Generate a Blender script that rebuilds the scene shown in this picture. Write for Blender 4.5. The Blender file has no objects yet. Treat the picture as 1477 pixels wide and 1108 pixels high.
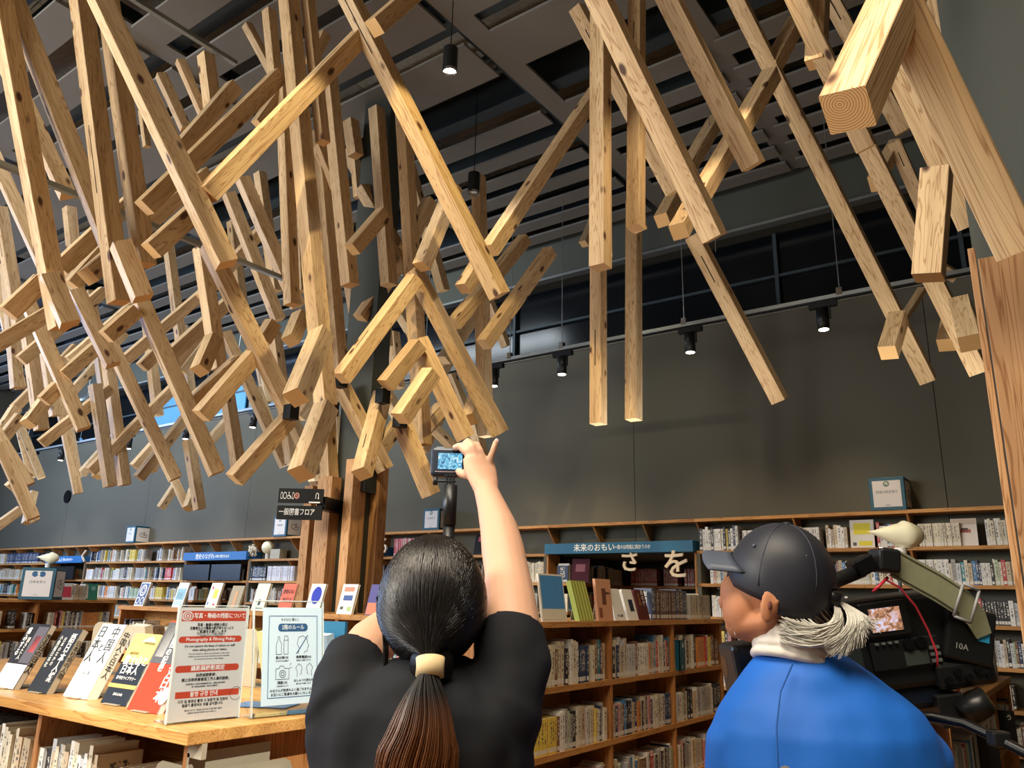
import bpy, bmesh, math, random
from mathutils import Vector, Matrix, Euler
from math import sin, cos, pi, radians as R_

# ---------------------------------------------------------------- camera, world, lights, exposure
SC = bpy.context.scene
COL = SC.collection
YAW, PIT, ROL, FPX = 0.632911, 0.266507, 0.0220331, 1140.58
_f = Vector((-sin(YAW)*cos(PIT), cos(YAW)*cos(PIT), sin(PIT)))
_r = Vector((cos(YAW), sin(YAW), 0)); _u = _r.cross(_f)
CR, CU = _r*cos(ROL)+_u*sin(ROL), _u*cos(ROL)-_r*sin(ROL)
cam_d = bpy.data.cameras.new('camera'); cam = bpy.data.objects.new('camera', cam_d); COL.objects.link(cam)
m = Matrix.Identity(4)
for i in range(3):
    m[i][0], m[i][1], m[i][2] = CR[i], CU[i], -_f[i]
m[2][3] = 1.5
cam.matrix_world = m
cam_d.sensor_width = 36; cam_d.lens = FPX/1477*36; cam_d.clip_start = .05
SC.camera = cam

world = bpy.data.worlds.new('world'); SC.world = world; world.use_nodes = True
bg = world.node_tree.nodes['Background']; bg.inputs[0].default_value = (.55, .65, .8, 1); bg.inputs[1].default_value = .1

def area(name, loc, target, sx, sy, power, col, spread=180):
    d = bpy.data.lights.new(name, 'AREA'); d.shape = 'RECTANGLE'; d.size = sx; d.size_y = sy
    d.energy = power; d.color = col; d.spread = R_(spread)
    o = bpy.data.objects.new(name, d); COL.objects.link(o); o.location = loc
    o.rotation_euler = (Vector(target)-Vector(loc)).to_track_quat('-Z', 'Y').to_euler()
    return o
def spot(name, loc, target, power, col, ang=50, blend=.6, rad=.03):
    d = bpy.data.lights.new(name, 'SPOT'); d.energy = power; d.color = col; d.spot_size = R_(ang)
    d.spot_blend = blend; d.shadow_soft_size = rad
    o = bpy.data.objects.new(name, d); COL.objects.link(o); o.location = loc
    o.rotation_euler = (Vector(target)-Vector(loc)).to_track_quat('-Z', 'Y').to_euler()
    return o
# daylight from the windows behind and left of the visitor, warm hall lamps behind and above
area('daylight_window', (-9.0, -4.6, 3.6), (-6.0, 4, 3.4), 7, 3.2, 470, (.86, .93, 1.0))
area('hall_lamps', (-6.0, -4.4, 4.4), (-1.6, 4, 2.8), 4, 2.0, 330, (1.0, .89, .72))
area('far_daylight', (-18.5, 1.5, 4.2), (-10, 6, 4.0), 3, 2.5, 560, (.45, .62, 1.0))
area('people_fill', (-.6, -.6, 5.7), (-1.0, 1.6, 0), 3.5, 2, 95, (1.0, .86, .68), 95)  # unseen fill added overhead to brighten the two people
area('ceiling_fill_left', (-9.0, 5.6, 2.7), (-9.0, 5.4, 6), 14, .5, 45, (.85, .93, 1.0))  # added fill thrown upward to lift the ceiling panels, no real uplight there
area('ceiling_fill_right', (-1.6, 5.2, 2.6), (-1.6, 5.0, 6), 2.5, .4, 6, (1.0, .9, .75))  # second added upward fill, for the ceiling over the island
area('left_fill', (-10, 3.0, 5.7), (-10, 4.0, 0), 6, 2, 50, (.9, .95, 1.0), 110)  # added soft fill for the left end of the hall
WARM = (1.0, .78, .5)
spot('beam_spot', (-1.9, 1.2, 5.55), (-3.35, 4.0, 3.3), 420, (1.0, .76, .36), 30, .25)
spot('node_spot', (-2.6, 1.2, 5.4), (-3.95, 3.7, 2.75), 260, (1.0, .8, .46), 34, .4)
spot('close_spot', (-.9, -.2, 3.9), (-.15, 2.1, 2.7), 45, (1.0, .82, .5), 60, .6)
TRACK_X = [(-4.4, 1), (-2.93, 1), (-1.68, 1), (-5.32, 1), (-9.74, 1.3), (-11.45, 1.3), (-13.15, 1.3), (-15.54, 1.3), (-16.65, 1.3)]
for tx, k in TRACK_X:
    spot('track_spot', (tx, 6.9, 3.82), (tx-.1, 7.3, .9), 42*k, WARM if tx > -8 else (.85, .93, 1.0), 80, .8, .04)
spot('shelf_spot', (-1.0, 3.6, 5.6), (-2.6, 5.2, 1.0), 190, WARM, 60, .8)
spot('table_spot', (-3.4, -.6, 5.6), (-2.6, 1.4, 1.2), 150, (1.0, .9, .74), 44, .7)
spot('sign_spot', (.9, -.6, 4.3), (-2.05, 1.53, 1.3), 900, (1.0, .93, .84), 14.5, .4)
area('left_wall_fill', (-12, 6.1, 5.6), (-12, 7.8, 3.0), 11, .25, 110, (.82, .93, 1.0))  # added cool fill to lighten the left wall, not an actual fixture
spot('pendant_spot', (-3.42, 3.79, 5.27), (-3.42, 3.79, 0), 60, (1.0, .95, .85), 70, .6)
spot('wall_glow', (-3.7, 5.3, 5.5), (-3.7, 7.8, 2.6), 55, (1.0, .88, .6), 50, 1.0)
SC.view_settings.view_transform = 'Standard'; SC.view_settings.look = 'None'
SC.view_settings.exposure = 0.42; SC.view_settings.gamma = 1; SC.view_settings.use_curve_mapping = False

# ---------------------------------------------------------------- node materials
def newmat(name):
    M = bpy.data.materials.new(name); M.use_nodes = True
    return M, M.node_tree.nodes, M.node_tree.links, M.node_tree.nodes['Principled BSDF']
def lin(c):
    if isinstance(c, str):
        c = [int(c[i:i+2], 16)/255 for i in (0, 2, 4)]
        c = [x/12.92 if x <= .04045 else ((x+.055)/1.055)**2.4 for x in c]
    return (c[0], c[1], c[2], 1)
def flat(name, c, rough=.5, metal=0, noise=.12, nscale=6, emit=0, spec=.4, bump=0):
    M, N, L, B = newmat(name); c = lin(c)
    B.inputs['Roughness'].default_value = rough; B.inputs['Metallic'].default_value = metal
    B.inputs['Specular IOR Level'].default_value = spec
    t = N.new('ShaderNodeTexCoord'); n = N.new('ShaderNodeTexNoise'); n.inputs['Scale'].default_value = nscale; n.inputs['Detail'].default_value = 5
    L.new(t.outputs['Object'], n.inputs['Vector'])
    r = N.new('ShaderNodeMix'); r.data_type = 'RGBA'
    r.inputs[6].default_value = tuple(x*(1-noise) for x in c[:3])+(1,); r.inputs[7].default_value = tuple(min(1, x*(1+noise)) for x in c[:3])+(1,)
    L.new(n.outputs[0], r.inputs[0]); L.new(r.outputs[2], B.inputs['Base Color'])
    if emit:
        L.new(r.outputs[2], B.inputs['Emission Color']); B.inputs['Emission Strength'].default_value = emit
    if bump:
        b = N.new('ShaderNodeBump'); b.inputs['Strength'].default_value = bump; b.inputs['Distance'].default_value = .002
        L.new(n.outputs[0], b.inputs['Height']); L.new(b.outputs[0], B.inputs['Normal'])
    return M
def wood(name, light, dark, knot, axis=2, fine=1.0, knots=True, ring=False, rough=.55):
    M, N, L, B = newmat(name)
    B.inputs['Roughness'].default_value = rough; B.inputs['Specular IOR Level'].default_value = .25
    t = N.new('ShaderNodeTexCoord'); oi = N.new('ShaderNodeObjectInfo')
    sh = N.new('ShaderNodeVectorMath'); sh.operation = 'SCALE'; sh.inputs[3].default_value = 37
    cx = N.new('ShaderNodeCombineXYZ')
    for i in range(3): L.new(oi.outputs['Random'], cx.inputs[i])
    L.new(cx.outputs[0], sh.inputs[0])
    ad = N.new('ShaderNodeVectorMath'); ad.operation = 'ADD'; L.new(t.outputs['Object'], ad.inputs[0]); L.new(sh.outputs[0], ad.inputs[1])
    def mapped(s):
        mp = N.new('ShaderNodeMapping'); mp.inputs['Scale'].default_value = s; L.new(ad.outputs[0], mp.inputs[0]); return mp
    sc = [9*fine]*3; sc[axis] = .55*fine
    mp = mapped(sc)
    w = N.new('ShaderNodeTexNoise'); w.inputs['Scale'].default_value = 1.6; w.inputs['Detail'].default_value = 3; w.inputs['Distortion'].default_value = .6
    L.new(mp.outputs[0], w.inputs['Vector'])
    # contour lines of a slow noise give the flat-sawn rings
    mul = N.new('ShaderNodeMath'); mul.operation = 'MULTIPLY'; mul.inputs[1].default_value = 16
    L.new(w.outputs[0], mul.inputs[0])
    fr = N.new('ShaderNodeMath'); fr.operation = 'FRACT'; L.new(mul.outputs[0], fr.inputs[0])
    ra = N.new('ShaderNodeValToRGB'); e = ra.color_ramp.elements
    e[0].position = 0; e[0].color = lin(light); e[1].position = 1; e[1].color = lin(light)
    a = e.new(.62); a.color = lin(light); a = e.new(.86); a.color = lin(dark)
    L.new(fr.outputs[0], ra.inputs[0])
    # broad tone change board to board and along the board
    n2 = N.new('ShaderNodeTexNoise'); n2.inputs['Scale'].default_value = 1.1; L.new(mp.outputs[0], n2.inputs['Vector'])
    mx = N.new('ShaderNodeMix'); mx.data_type = 'RGBA'; mx.blend_type = 'MULTIPLY'; mx.inputs[0].default_value = 1
    r2 = N.new('ShaderNodeValToRGB'); r2.color_ramp.elements[0].position = .3; r2.color_ramp.elements[0].color = (.72, .66, .6, 1); r2.color_ramp.elements[1].position = .65; r2.color_ramp.elements[1].color = (1, 1, 1, 1)
    L.new(n2.outputs[0], r2.inputs[0]); L.new(ra.outputs[0], mx.inputs[6]); L.new(r2.outputs[0], mx.inputs[7])
    hs = N.new('ShaderNodeHueSaturation'); mr = N.new('ShaderNodeMapRange'); mr.inputs[3].default_value = .82; mr.inputs[4].default_value = 1.15
    L.new(oi.outputs['Random'], mr.inputs[0]); L.new(mr.outputs[0], hs.inputs['Value']); L.new(mx.outputs[2], hs.inputs['Color'])
    out = hs.outputs[0]
    if knots:
        sk = [7.5]*3; sk[axis] = 3.6
        mk = mapped(sk); v = N.new('ShaderNodeTexVoronoi'); v.inputs['Scale'].default_value = 1; L.new(mk.outputs[0], v.inputs['Vector'])
        rk = N.new('ShaderNodeValToRGB'); rk.color_ramp.elements[0].position = .09; rk.color_ramp.elements[0].color = (1, 1, 1, 1)
        rk.color_ramp.elements[1].position = .16; rk.color_ramp.elements[1].color = (0, 0, 0, 1)
        L.new(v.outputs['Distance'], rk.inputs[0])
        mk2 = N.new('ShaderNodeMix'); mk2.data_type = 'RGBA'; L.new(rk.outputs[0], mk2.inputs[0]); L.new(out, mk2.inputs[6]); mk2.inputs[7].default_value = lin(knot)
        out = mk2.outputs[2]
    L.new(out, B.inputs['Base Color'])
    b = N.new('ShaderNodeBump'); b.inputs['Strength'].default_value = .15; b.inputs['Distance'].default_value = .003
    L.new(fr.outputs[0], b.inputs['Height']); L.new(b.outputs[0], B.inputs['Normal'])
    return M
def endgrain(name, light, dark):
    M, N, L, B = newmat(name); B.inputs['Roughness'].default_value = .7
    t = N.new('ShaderNodeTexCoord'); mp = N.new('ShaderNodeMapping'); mp.inputs['Scale'].default_value = (1, 1, 0); mp.inputs['Location'].default_value = (.012, -.02, 0)
    L.new(t.outputs['Object'], mp.inputs[0])
    w = N.new('ShaderNodeTexWave'); w.wave_type = 'RINGS'; w.rings_direction = 'SPHERICAL'; w.inputs['Scale'].default_value = 48; w.inputs['Distortion'].default_value = 2.2; w.inputs['Detail'].default_value = 3; w.inputs['Detail Scale'].default_value = .4
    L.new(mp.outputs[0], w.inputs['Vector'])
    r = N.new('ShaderNodeValToRGB'); r.color_ramp.elements[0].color = lin(light); r.color_ramp.elements[1].color = lin(dark); r.color_ramp.elements[0].position = .3
    L.new(w.outputs[0], r.inputs[0]); L.new(r.outputs[0], B.inputs['Base Color'])
    return M
def covers(name, attr):
    """book cover cloth and paper with a column of small printed signs down the spine; colour from the book itself"""
    M, N, L, B = newmat(name); B.inputs['Roughness'].default_value = .45
    if attr:
        a = N.new('ShaderNodeAttribute'); a.attribute_name = 'tint'; col = a.outputs['Color']
    else:
        oi = N.new('ShaderNodeObjectInfo'); col = oi.outputs['Color']
    t = N.new('ShaderNodeTexCoord')
    uv = N.new('ShaderNodeSeparateXYZ'); L.new(t.outputs['UV'], uv.inputs[0])
    g = N.new('ShaderNodeNewGeometry')
    nz = N.new('ShaderNodeTexNoise'); nz.inputs['Scale'].default_value = 90 if attr else 95; nz.inputs['Detail'].default_value = 2; L.new(g.outputs['Position'], nz.inputs['Vector'])
    gt = N.new('ShaderNodeMath'); gt.operation = 'GREATER_THAN'; gt.inputs[1].default_value = .52; L.new(nz.outputs[0], gt.inputs[0])
    def band(o, lo, hi):
        a = N.new('ShaderNodeMath'); a.operation = 'GREATER_THAN'; a.inputs[1].default_value = lo; L.new(o, a.inputs[0])
        b = N.new('ShaderNodeMath'); b.operation = 'LESS_THAN'; b.inputs[1].default_value = hi; L.new(o, b.inputs[0])
        c = N.new('ShaderNodeMath'); c.operation = 'MULTIPLY'; L.new(a.outputs[0], c.inputs[0]); L.new(b.outputs[0], c.inputs[1]); return c.outputs[0]
    bx_, by_ = band(uv.outputs[0], .28, .72), band(uv.outputs[1], .3, .9)
    m1 = N.new('ShaderNodeMath'); m1.operation = 'MULTIPLY'; L.new(bx_, m1.inputs[0]); L.new(by_, m1.inputs[1])
    m2 = N.new('ShaderNodeMath'); m2.operation = 'MULTIPLY'; L.new(m1.outputs[0], m2.inputs[0]); L.new(gt.outputs[0], m2.inputs[1])
    bw = N.new('ShaderNodeRGBToBW'); L.new(col, bw.inputs[0])
    inv = N.new('ShaderNodeMath'); inv.operation = 'GREATER_THAN'; inv.inputs[1].default_value = .2; L.new(bw.outputs[0], inv.inputs[0])
    ink = N.new('ShaderNodeMix'); ink.data_type = 'RGBA'; L.new(inv.outputs[0], ink.inputs[0]); ink.inputs[6].default_value = (.75, .72, .62, 1); ink.inputs[7].default_value = (.16, .14, .13, 1) if attr else (.08, .07, .07, 1)
    mx = N.new('ShaderNodeMix'); mx.data_type = 'RGBA'; L.new(m2.outputs[0], mx.inputs[0]); L.new(col, mx.inputs[6]); L.new(ink.outputs[2], mx.inputs[7])
    # call-number sticker near the foot of the spine
    st = band(uv.outputs[1], .05, .17); stx = band(uv.outputs[0], .08, .92)
    s3 = N.new('ShaderNodeMath'); s3.operation = 'MULTIPLY'; L.new(st, s3.inputs[0]); L.new(stx, s3.inputs[1])
    m4 = N.new('ShaderNodeMix'); m4.data_type = 'RGBA'; L.new(s3.outputs[0], m4.inputs[0]); L.new(mx.outputs[2], m4.inputs[6]); m4.inputs[7].default_value = (.72, .7, .64, 1)
    L.new(m4.outputs[2], B.inputs['Base Color'])
    return M

BEAM = wood('cedar_beam', 'dcc096', 'ac8860', '55392a', 2)
SLOT = flat('slot_dark', '1a1512', .9)
ENDG = endgrain('cedar_end', 'ecc98f', 'bd8746')
PLANK = wood('cedar_plank', 'c79c70', '98693f', '6b4022', 2, .8, knots=False)
SHELF = wood('shelf_pine', 'cf9a5c', 'a8703a', '6b4022', 0, .9, knots=False)
SHELFY = wood('shelf_pine_y', 'c98f55', 'a06a38', '6b4022', 1, .9, knots=False)
SHELFZ = wood('shelf_pine_z', 'c48a52', '9a6436', '6b4022', 2, .9, knots=False)
TABLE = wood('table_top_wood', 'd9a763', 'b07a3e', '7a4a26', 0, 1.6, knots=False, rough=.3)
WALL = flat('olive_wall_paint', '5c5a4e', .8, noise=.03, nscale=1.5)
WALLUP = flat('upper_wall_paint', '4d5048', .85, noise=.05)
STEEL = flat('blue_grey_steel', '39454b', .5, .2, .1)
CEILP = flat('brown_grey_panel', '74716a', .75, noise=.06)
DECK = flat('speckled_deck_board', 'b8b2a0', .9, noise=.35, nscale=26)
CORE = flat('dark_steel_core', '3a3f3c', .6, .1, .06)
BLACK = flat('black_plastic', '16181a', .38, 0, .1)
BLACKM = flat('black_metal', '15171a', .35, .5, .1)
GREYM = flat('grey_rail_metal', '9aa09f', .35, .7, .05)
CHROME = flat('chrome', 'd8dce0', .12, 1, .02)
FLOORM = wood('floor_oak', '8f6a45', '6d4c2e', '3a2412', 0, .5, knots=False)
PAGES = flat('book_pages', 'dcd5c0', .9, noise=.06, nscale=120)
COVER = covers('book_cover', False)
ROWC = covers('book_row_cover', True)
BEIGE = flat('beige_bookend', 'a89f88', .5, 0, .04)
WHITE = flat('white_paper', 'e8e8e4', .6, noise=.02)
PAPER = flat('warm_paper', 'dcd6d2', .6, noise=.02)
BLUEW = flat('pale_blue_paper', 'dfeaf2', .6, noise=.02)
TEAL = flat('teal_panel', '1f6386', .5, noise=.04)
TEALD = flat('dark_teal_box', '0f4f63', .45, noise=.05)
REDP = flat('sign_red', 'c8472f', .6, noise=.03)
BLUEP = flat('sign_blue', '2c5c86', .6, noise=.03)
INK = flat('black_ink', '1c1c20', .6)
GREYI = flat('grey_ink', '6a6c70', .6)
WINK = flat('white_ink', 'f4f4f0', .6, noise=.02)
CREAM = flat('cream_resin', 'efeccf', .45, noise=.02)
WLET = flat('white_wood_letter', 'd9c9ae', .6, noise=.05)
def glassm():
    M, N, L, B = newmat('clear_acrylic')
    t = N.new('ShaderNodeBsdfTransparent'); t.inputs[0].default_value = (.97, .99, .985, 1); g = N.new('ShaderNodeBsdfGlossy'); g.inputs['Roughness'].default_value = .04
    f = N.new('ShaderNodeFresnel'); f.inputs[0].default_value = 1.3; x = N.new('ShaderNodeMixShader')
    L.new(f.outputs[0], x.inputs[0]); L.new(t.outputs[0], x.inputs[1]); L.new(g.outputs[0], x.inputs[2]); L.new(x.outputs[0], N['Material Output'].inputs[0]); N.remove(B)
    return M
ACRYL = glassm()
ACRE = flat('acrylic_edge', 'd3dcd6', .2, noise=.02)
DGLASS = flat('dark_window_glass', '070c12', .18, 0, .1, spec=.5)
SKYG = flat('window_sky_glow', '3f7fb0', .5, emit=.45, noise=.5, nscale=1.4)
LITG = flat('bright_window_glow', 'cfe4ff', .5, emit=6, noise=.02)
LAMP = flat('lamp_glow', 'fff2d8', .5, emit=9, noise=.02)

# ---------------------------------------------------------------- mesh helpers
class MB:
    def __init__(s): s.v = []; s.f = []; s.m = []; s.uv = {}; s.tint = {}
    def quadbox(s, P, mats=None, uvface=None, tint=None):
        """P: 8 points, bottom ring 0-3 then top ring 4-7; faces bottom, top, side01, side12, side23, side30"""
        b = len(s.v); s.v += [tuple(p) for p in P]
        F = [(3, 2, 1, 0), (4, 5, 6, 7), (0, 1, 5, 4), (1, 2, 6, 5), (2, 3, 7, 6), (3, 0, 4, 7)]
        for i, q in enumerate(F):
            if uvface == i: s.uv[len(s.f)] = ((0, 0), (1, 0), (1, 1), (0, 1))
            if tint: s.tint[len(s.f)] = tint
            s.f.append(tuple(b+k for k in q)); s.m.append(mats[i] if isinstance(mats, (list, tuple)) else (mats or 0))
    def box(s, a, c, mats=0, **k):
        x0, y0, z0 = a; x1, y1, z1 = c
        s.quadbox([(x0, y0, z0), (x1, y0, z0), (x1, y1, z0), (x0, y1, z0), (x0, y0, z1), (x1, y0, z1), (x1, y1, z1), (x0, y1, z1)], mats, **k); return s
    def cbox(s, c, d, mats=0, **k):
        return s.box([c[i]-d[i]/2 for i in range(3)], [c[i]+d[i]/2 for i in range(3)], mats, **k)
    def obox(s, o, u, v, w, mats=0, **k):
        o, u, v, w = map(Vector, (o, u, v, w))
        s.quadbox([o, o+u, o+u+v, o+v, o+w, o+u+w, o+u+v+w, o+v+w], mats, **k); return s
    def tube(s, pts, rad, n=12, mat=0, cap=True, up=(0, 0, 1)):
        pts = [Vector(p) for p in pts]; b = len(s.v); K = len(pts)
        x = None
        for i, p in enumerate(pts):
            t = (pts[min(i+1, K-1)]-pts[max(i-1, 0)]).normalized()
            if x is None:
                x = Vector(up).cross(t)
                if x.length < .1: x = Vector((1, 0, 0)).cross(t)
            x = (x-t*x.dot(t)).normalized(); y = t.cross(x)
            r = rad[i] if isinstance(rad, (list, tuple)) else rad
            rx, ry = r if isinstance(r, (list, tuple)) else (r, r)
            for k in range(n):
                a = 2*pi*k/n; s.v.append(tuple(p+x*cos(a)*rx+y*sin(a)*ry))
        for i in range(K-1):
            for k in range(n):
                k2 = (k+1) % n
                s.f.append((b+i*n+k, b+i*n+k2, b+(i+1)*n+k2, b+(i+1)*n+k)); s.m.append(mat)
        if cap:
            s.f.append(tuple(b+k for k in reversed(range(n)))); s.m.append(mat)
            s.f.append(tuple(b+(K-1)*n+k for k in range(n))); s.m.append(mat)
        return s
    def rings(s, rs, n=24, mat=0):
        """stacked ellipses: (z, cx, cy, rx, ry)"""
        b = len(s.v)
        for z, cx, cy, rx, ry in rs:
            for k in range(n):
                a = 2*pi*k/n; s.v.append((cx+cos(a)*rx, cy+sin(a)*ry, z))
        for i in range(len(rs)-1):
            for k in range(n):
                k2 = (k+1) % n; s.f.append((b+i*n+k, b+i*n+k2, b+(i+1)*n+k2, b+(i+1)*n+k)); s.m.append(mat)
        s.f.append(tuple(b+k for k in reversed(range(n)))); s.f.append(tuple(b+(len(rs)-1)*n+k for k in range(n))); s.m += [mat, mat]
        return s
    def ell(s, c, r, n=24, h=14, mat=0, rot=None, f=None):
        b = len(s.v); c = Vector(c)
        for i in range(h+1):
            ph = -pi/2+pi*i/h
            for k in range(n):
                a = 2*pi*k/n; q = Vector((cos(a)*cos(ph)*r[0], sin(a)*cos(ph)*r[1], sin(ph)*r[2]))
                if f: q = Vector(f(q))
                if rot: q = rot @ q
                s.v.append(tuple(c+q))
        for i in range(h):
            for k in range(n):
                k2 = (k+1) % n; s.f.append((b+i*n+k, b+i*n+k2, b+(i+1)*n+k2, b+(i+1)*n+k)); s.m.append(mat)
        return s
    def build(s, name, mats, parent=None, smooth=False, bevel=0, loc=None):
        me = bpy.data.meshes.new(name); me.from_pydata(s.v, [], s.f)
        mats = mats if isinstance(mats, (list, tuple)) else [mats]
        for q in mats: me.materials.append(q)
        me.polygons.foreach_set('material_index', s.m)
        if smooth: me.polygons.foreach_set('use_smooth', [True]*len(s.f))
        if s.uv:
            uvl = me.uv_layers.new(name='uv')
            for fi, q in s.uv.items():
                p = me.polygons[fi]
                for j, li in enumerate(p.loop_indices): uvl.data[li].uv = q[j]
        if s.tint:
            at = me.color_attributes.new('tint', 'FLOAT_COLOR', 'CORNER')
            for fi, q in s.tint.items():
                for li in me.polygons[fi].loop_indices: at.data[li].color = (q[0], q[1], q[2], 1)
        o = bpy.data.objects.new(name, me); COL.objects.link(o)
        if parent: o.parent = parent
        if loc: o.location = loc
        if bevel:
            b = o.modifiers.new('bevel', 'BEVEL'); b.width = bevel; b.segments = 2; b.limit_method = 'ANGLE'
        return o
def thing(name, label, cat, loc=(0, 0, 0), rotz=0, group=None):
    o = bpy.data.objects.new(name, None); COL.objects.link(o); o.location = loc; o.rotation_euler = (0, 0, rotz)
    o.empty_display_size = .1
    o['label'] = label; o['category'] = cat
    if group: o['group'] = group
    return o
def tag(o, label, cat, group=None):
    o['label'] = label; o['category'] = cat
    if group: o['group'] = group
    return o
def struct(o): o['kind'] = 'structure'; return o
def stuff(o): o['kind'] = 'stuff'; return o
_tc = {}
def text_mesh(s, size, align='CENTER', thick=.0004, bold=0):
    key = (s, size, align, thick, bold)
    if key in _tc: return _tc[key]
    c = bpy.data.curves.new('lettering', 'FONT'); c.body = s; c.size = size; c.align_x = align; c.align_y = 'CENTER'
    c.extrude = thick; c.resolution_u = 2; c.offset = bold; c.space_line = .95
    o = bpy.data.objects.new('lettering', c); COL.objects.link(o)
    dg = bpy.context.evaluated_depsgraph_get(); me = bpy.data.meshes.new_from_object(o.evaluated_get(dg))
    bpy.data.objects.remove(o); bpy.data.curves.remove(c); me.name = 'lettering'
    _tc[key] = me; return me
def frame(o, u, v):
    """matrix whose x axis is u, y axis v, z axis the outward normal"""
    u, v = Vector(u).normalized(), Vector(v).normalized(); n = u.cross(v)
    m = Matrix.Identity(4)
    for i in range(3): m[i][0], m[i][1], m[i][2], m[i][3] = u[i], v[i], n[i], o[i]
    return m
def text(s, parent, m, size, mat, align='CENTER', bold=0, squeeze=1, maxw=None, name='lettering'):
    me = text_mesh(s, size, align, .0003, bold)
    o = bpy.data.objects.new(name, me.copy() if True else me); o.data.materials.clear(); o.data.materials.append(mat); COL.objects.link(o)
    w = max((q.co.x for q in me.vertices), default=0)-min((q.co.x for q in me.vertices), default=0)
    if maxw and w > 0: squeeze = maxw/w if w > maxw else squeeze
    o.parent = parent; o.matrix_local = m @ Matrix.Diagonal((squeeze, 1, 1, 1))
    return o
def fm(m, x, y, dz=.0012): return m @ Matrix.Translation((x, y, dz))
def remesh(o, vox, it=3, fac=.5, folds=0):
    a = o.modifiers.new('r', 'REMESH'); a.mode = 'VOXEL'; a.voxel_size = vox
    if folds:
        tx = bpy.data.textures.new('folds', 'CLOUDS'); tx.noise_scale = .11; tx.noise_depth = 1
        f = o.modifiers.new('f', 'DISPLACE'); f.texture = tx; f.strength = folds; f.mid_level = .5; f.texture_coords = 'LOCAL'
    b = o.modifiers.new('s', 'SMOOTH'); b.iterations = it; b.factor = fac
    dg = bpy.context.evaluated_depsgraph_get(); me = bpy.data.meshes.new_from_object(o.evaluated_get(dg))
    o.modifiers.clear(); mats = list(o.data.materials); o.data = me
    me.materials.clear()
    for q in mats: me.materials.append(q)
    me.polygons.foreach_set('material_index', [0]*len(me.polygons)); me.polygons.foreach_set('use_smooth', [True]*len(me.polygons))
    return o
# ---------------------------------------------------------------- room shell
RX0, RX1, RY0, RY1, RZ = -20.5, 4.0, -6.0, 7.8, 6.6
fl = struct(MB().box((RX0, RY0, -.1), (RX1, RY1+2, 0)).build('floor', FLOORM))
for nm, a, c in (('wall_left', (RX0-.1, RY0, 0), (RX0, RY1+.4, RZ)), ('wall_right', (RX1, RY0, 0), (RX1+.1, RY1+.4, RZ)), ('wall_front', (RX0, RY0-.1, 0), (RX1, RY0, RZ))):
    struct(MB().box(a, c).build(nm, WALL))
wb = struct(MB().box((RX0, RY1+.04, 2.0), (RX1, RY1+.1, 4.42)).build('wall_back', WALL))
for a, b in ((RX0, -16.8), (-15.35, -12.05), (-10.4, -5.0), (-3.24, RX1)):
    MB().box((a, RY1, 0), (b, RY1+.1, 2.0)).build('wall_panel', WALL, wb)
x = RX0
seams = [RX0, -16.9, -13.9, -10.9, -7.9, -4.02, -1.0, 2.0, RX1]
for i in range(len(seams)-1):
    MB().box((seams[i]+.003, RY1, 2.0), (seams[i+1]-.003, RY1+.04, 4.42)).build('wall_panel', WALL, wb)
struct(MB().box((RX0, RY1-.02, 4.42), (RX1, RY1+.1, 4.47)).build('trim_1', flat('pale_ledge', '8d8b80', .6)))
struct(MB().box((RX0, RY1-.02, 5.44), (RX1, RY1+.1, 5.47)).build('trim_2', GREYM))
struct(MB().box((RX0, RY1, 5.47), (RX1, RY1+.42, RZ)).build('wall_upper', WALLUP))
struct(MB().box((RX0, RY1+.1, 4.3), (RX1, RY1+.42, 4.46)).build('trim_3', DGLASS))
struct(MB().box((RX0, RY1+.4, 4.3), (RX1, RY1+.46, 5.6)).build('wall_outer', DGLASS))
# clerestory glass band, dark, with daylight in its far left panes
win = struct(MB().box((RX0, RY1+.32, 4.47), (RX1, RY1+.36, 5.44)).build('window_1', DGLASS))
for i in range(14):
    xx = RX0+.6+i*1.75
    MB().box((xx-.02, RY1+.26, 4.47), (xx+.02, RY1+.34, 5.44)).build('window_mullion', STEEL, win)
MB().box((RX0, RY1+.27, 4.93), (RX1, RY1+.31, 4.96)).build('window_rail', STEEL, win)
for a, b in ((-14.6, -13.4), (-12.75, -11.7)):
    MB().box((a, RY1+.28, 4.5), (b, RY1+.3, 5.2)).build('window_pane', SKYG, win)
for a, b, z0, z1 in ((-18.25, -17.75, 5.0, 5.36),):
    MB().box((a, RY1+.27, z0), (b, RY1+.3, z1)).build('window_pane', LITG, win)
struct(MB().box((-19.4, 5.2, 5.15), (-19.0, 5.25, 5.5)).build('window_2', LITG))
va = MB(); va.tube([(-16.95, RY1-.03, 3.35), (-16.95, RY1+.01, 3.35)], .13, 20); va.build('round_wall_vent', BLACKM)
tag(bpy.data.objects['round_wall_vent'], 'small round dark vent set high in the far left wall', 'vent')

# ceiling: deck boards, steel joists, flat panels along the room, cross panels
ceil = struct(MB().box((RX0, RY0, RZ), (RX1, RY1+.4, RZ+.1)).build('ceiling', DECK))
for i in range(14):
    for j in range(9):
        if i*1.5-19 > RX1-1.5 or j*.95-.6 > 7: continue
        MB().box((-19+i*1.5+.006, -.6+j*.95+.006, RZ-.03), (-19+i*1.5+1.494, -.6+j*.95+.944, RZ)).build('deck_board', DECK, ceil)
ZP = 5.9
strips = [(.3, .72), (1.0, 1.3), (1.5, 1.78), (2.02, 2.3), (2.52, 2.8), (3.0, 3.3), (3.42, 3.98), (4.2, 4.69), (5.33, 5.55), (5.75, 5.93), (6.08, 6.27), (6.42, 6.62), (6.78, 6.98), (7.12, 7.32), (7.46, 7.66)]
segs = [(-19.8, -16.2), (-15.9, -12.4), (-12.1, -8.9), (-8.6, -5.95), (-5.75, -3.65), (-3.38, -2.05)]
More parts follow.
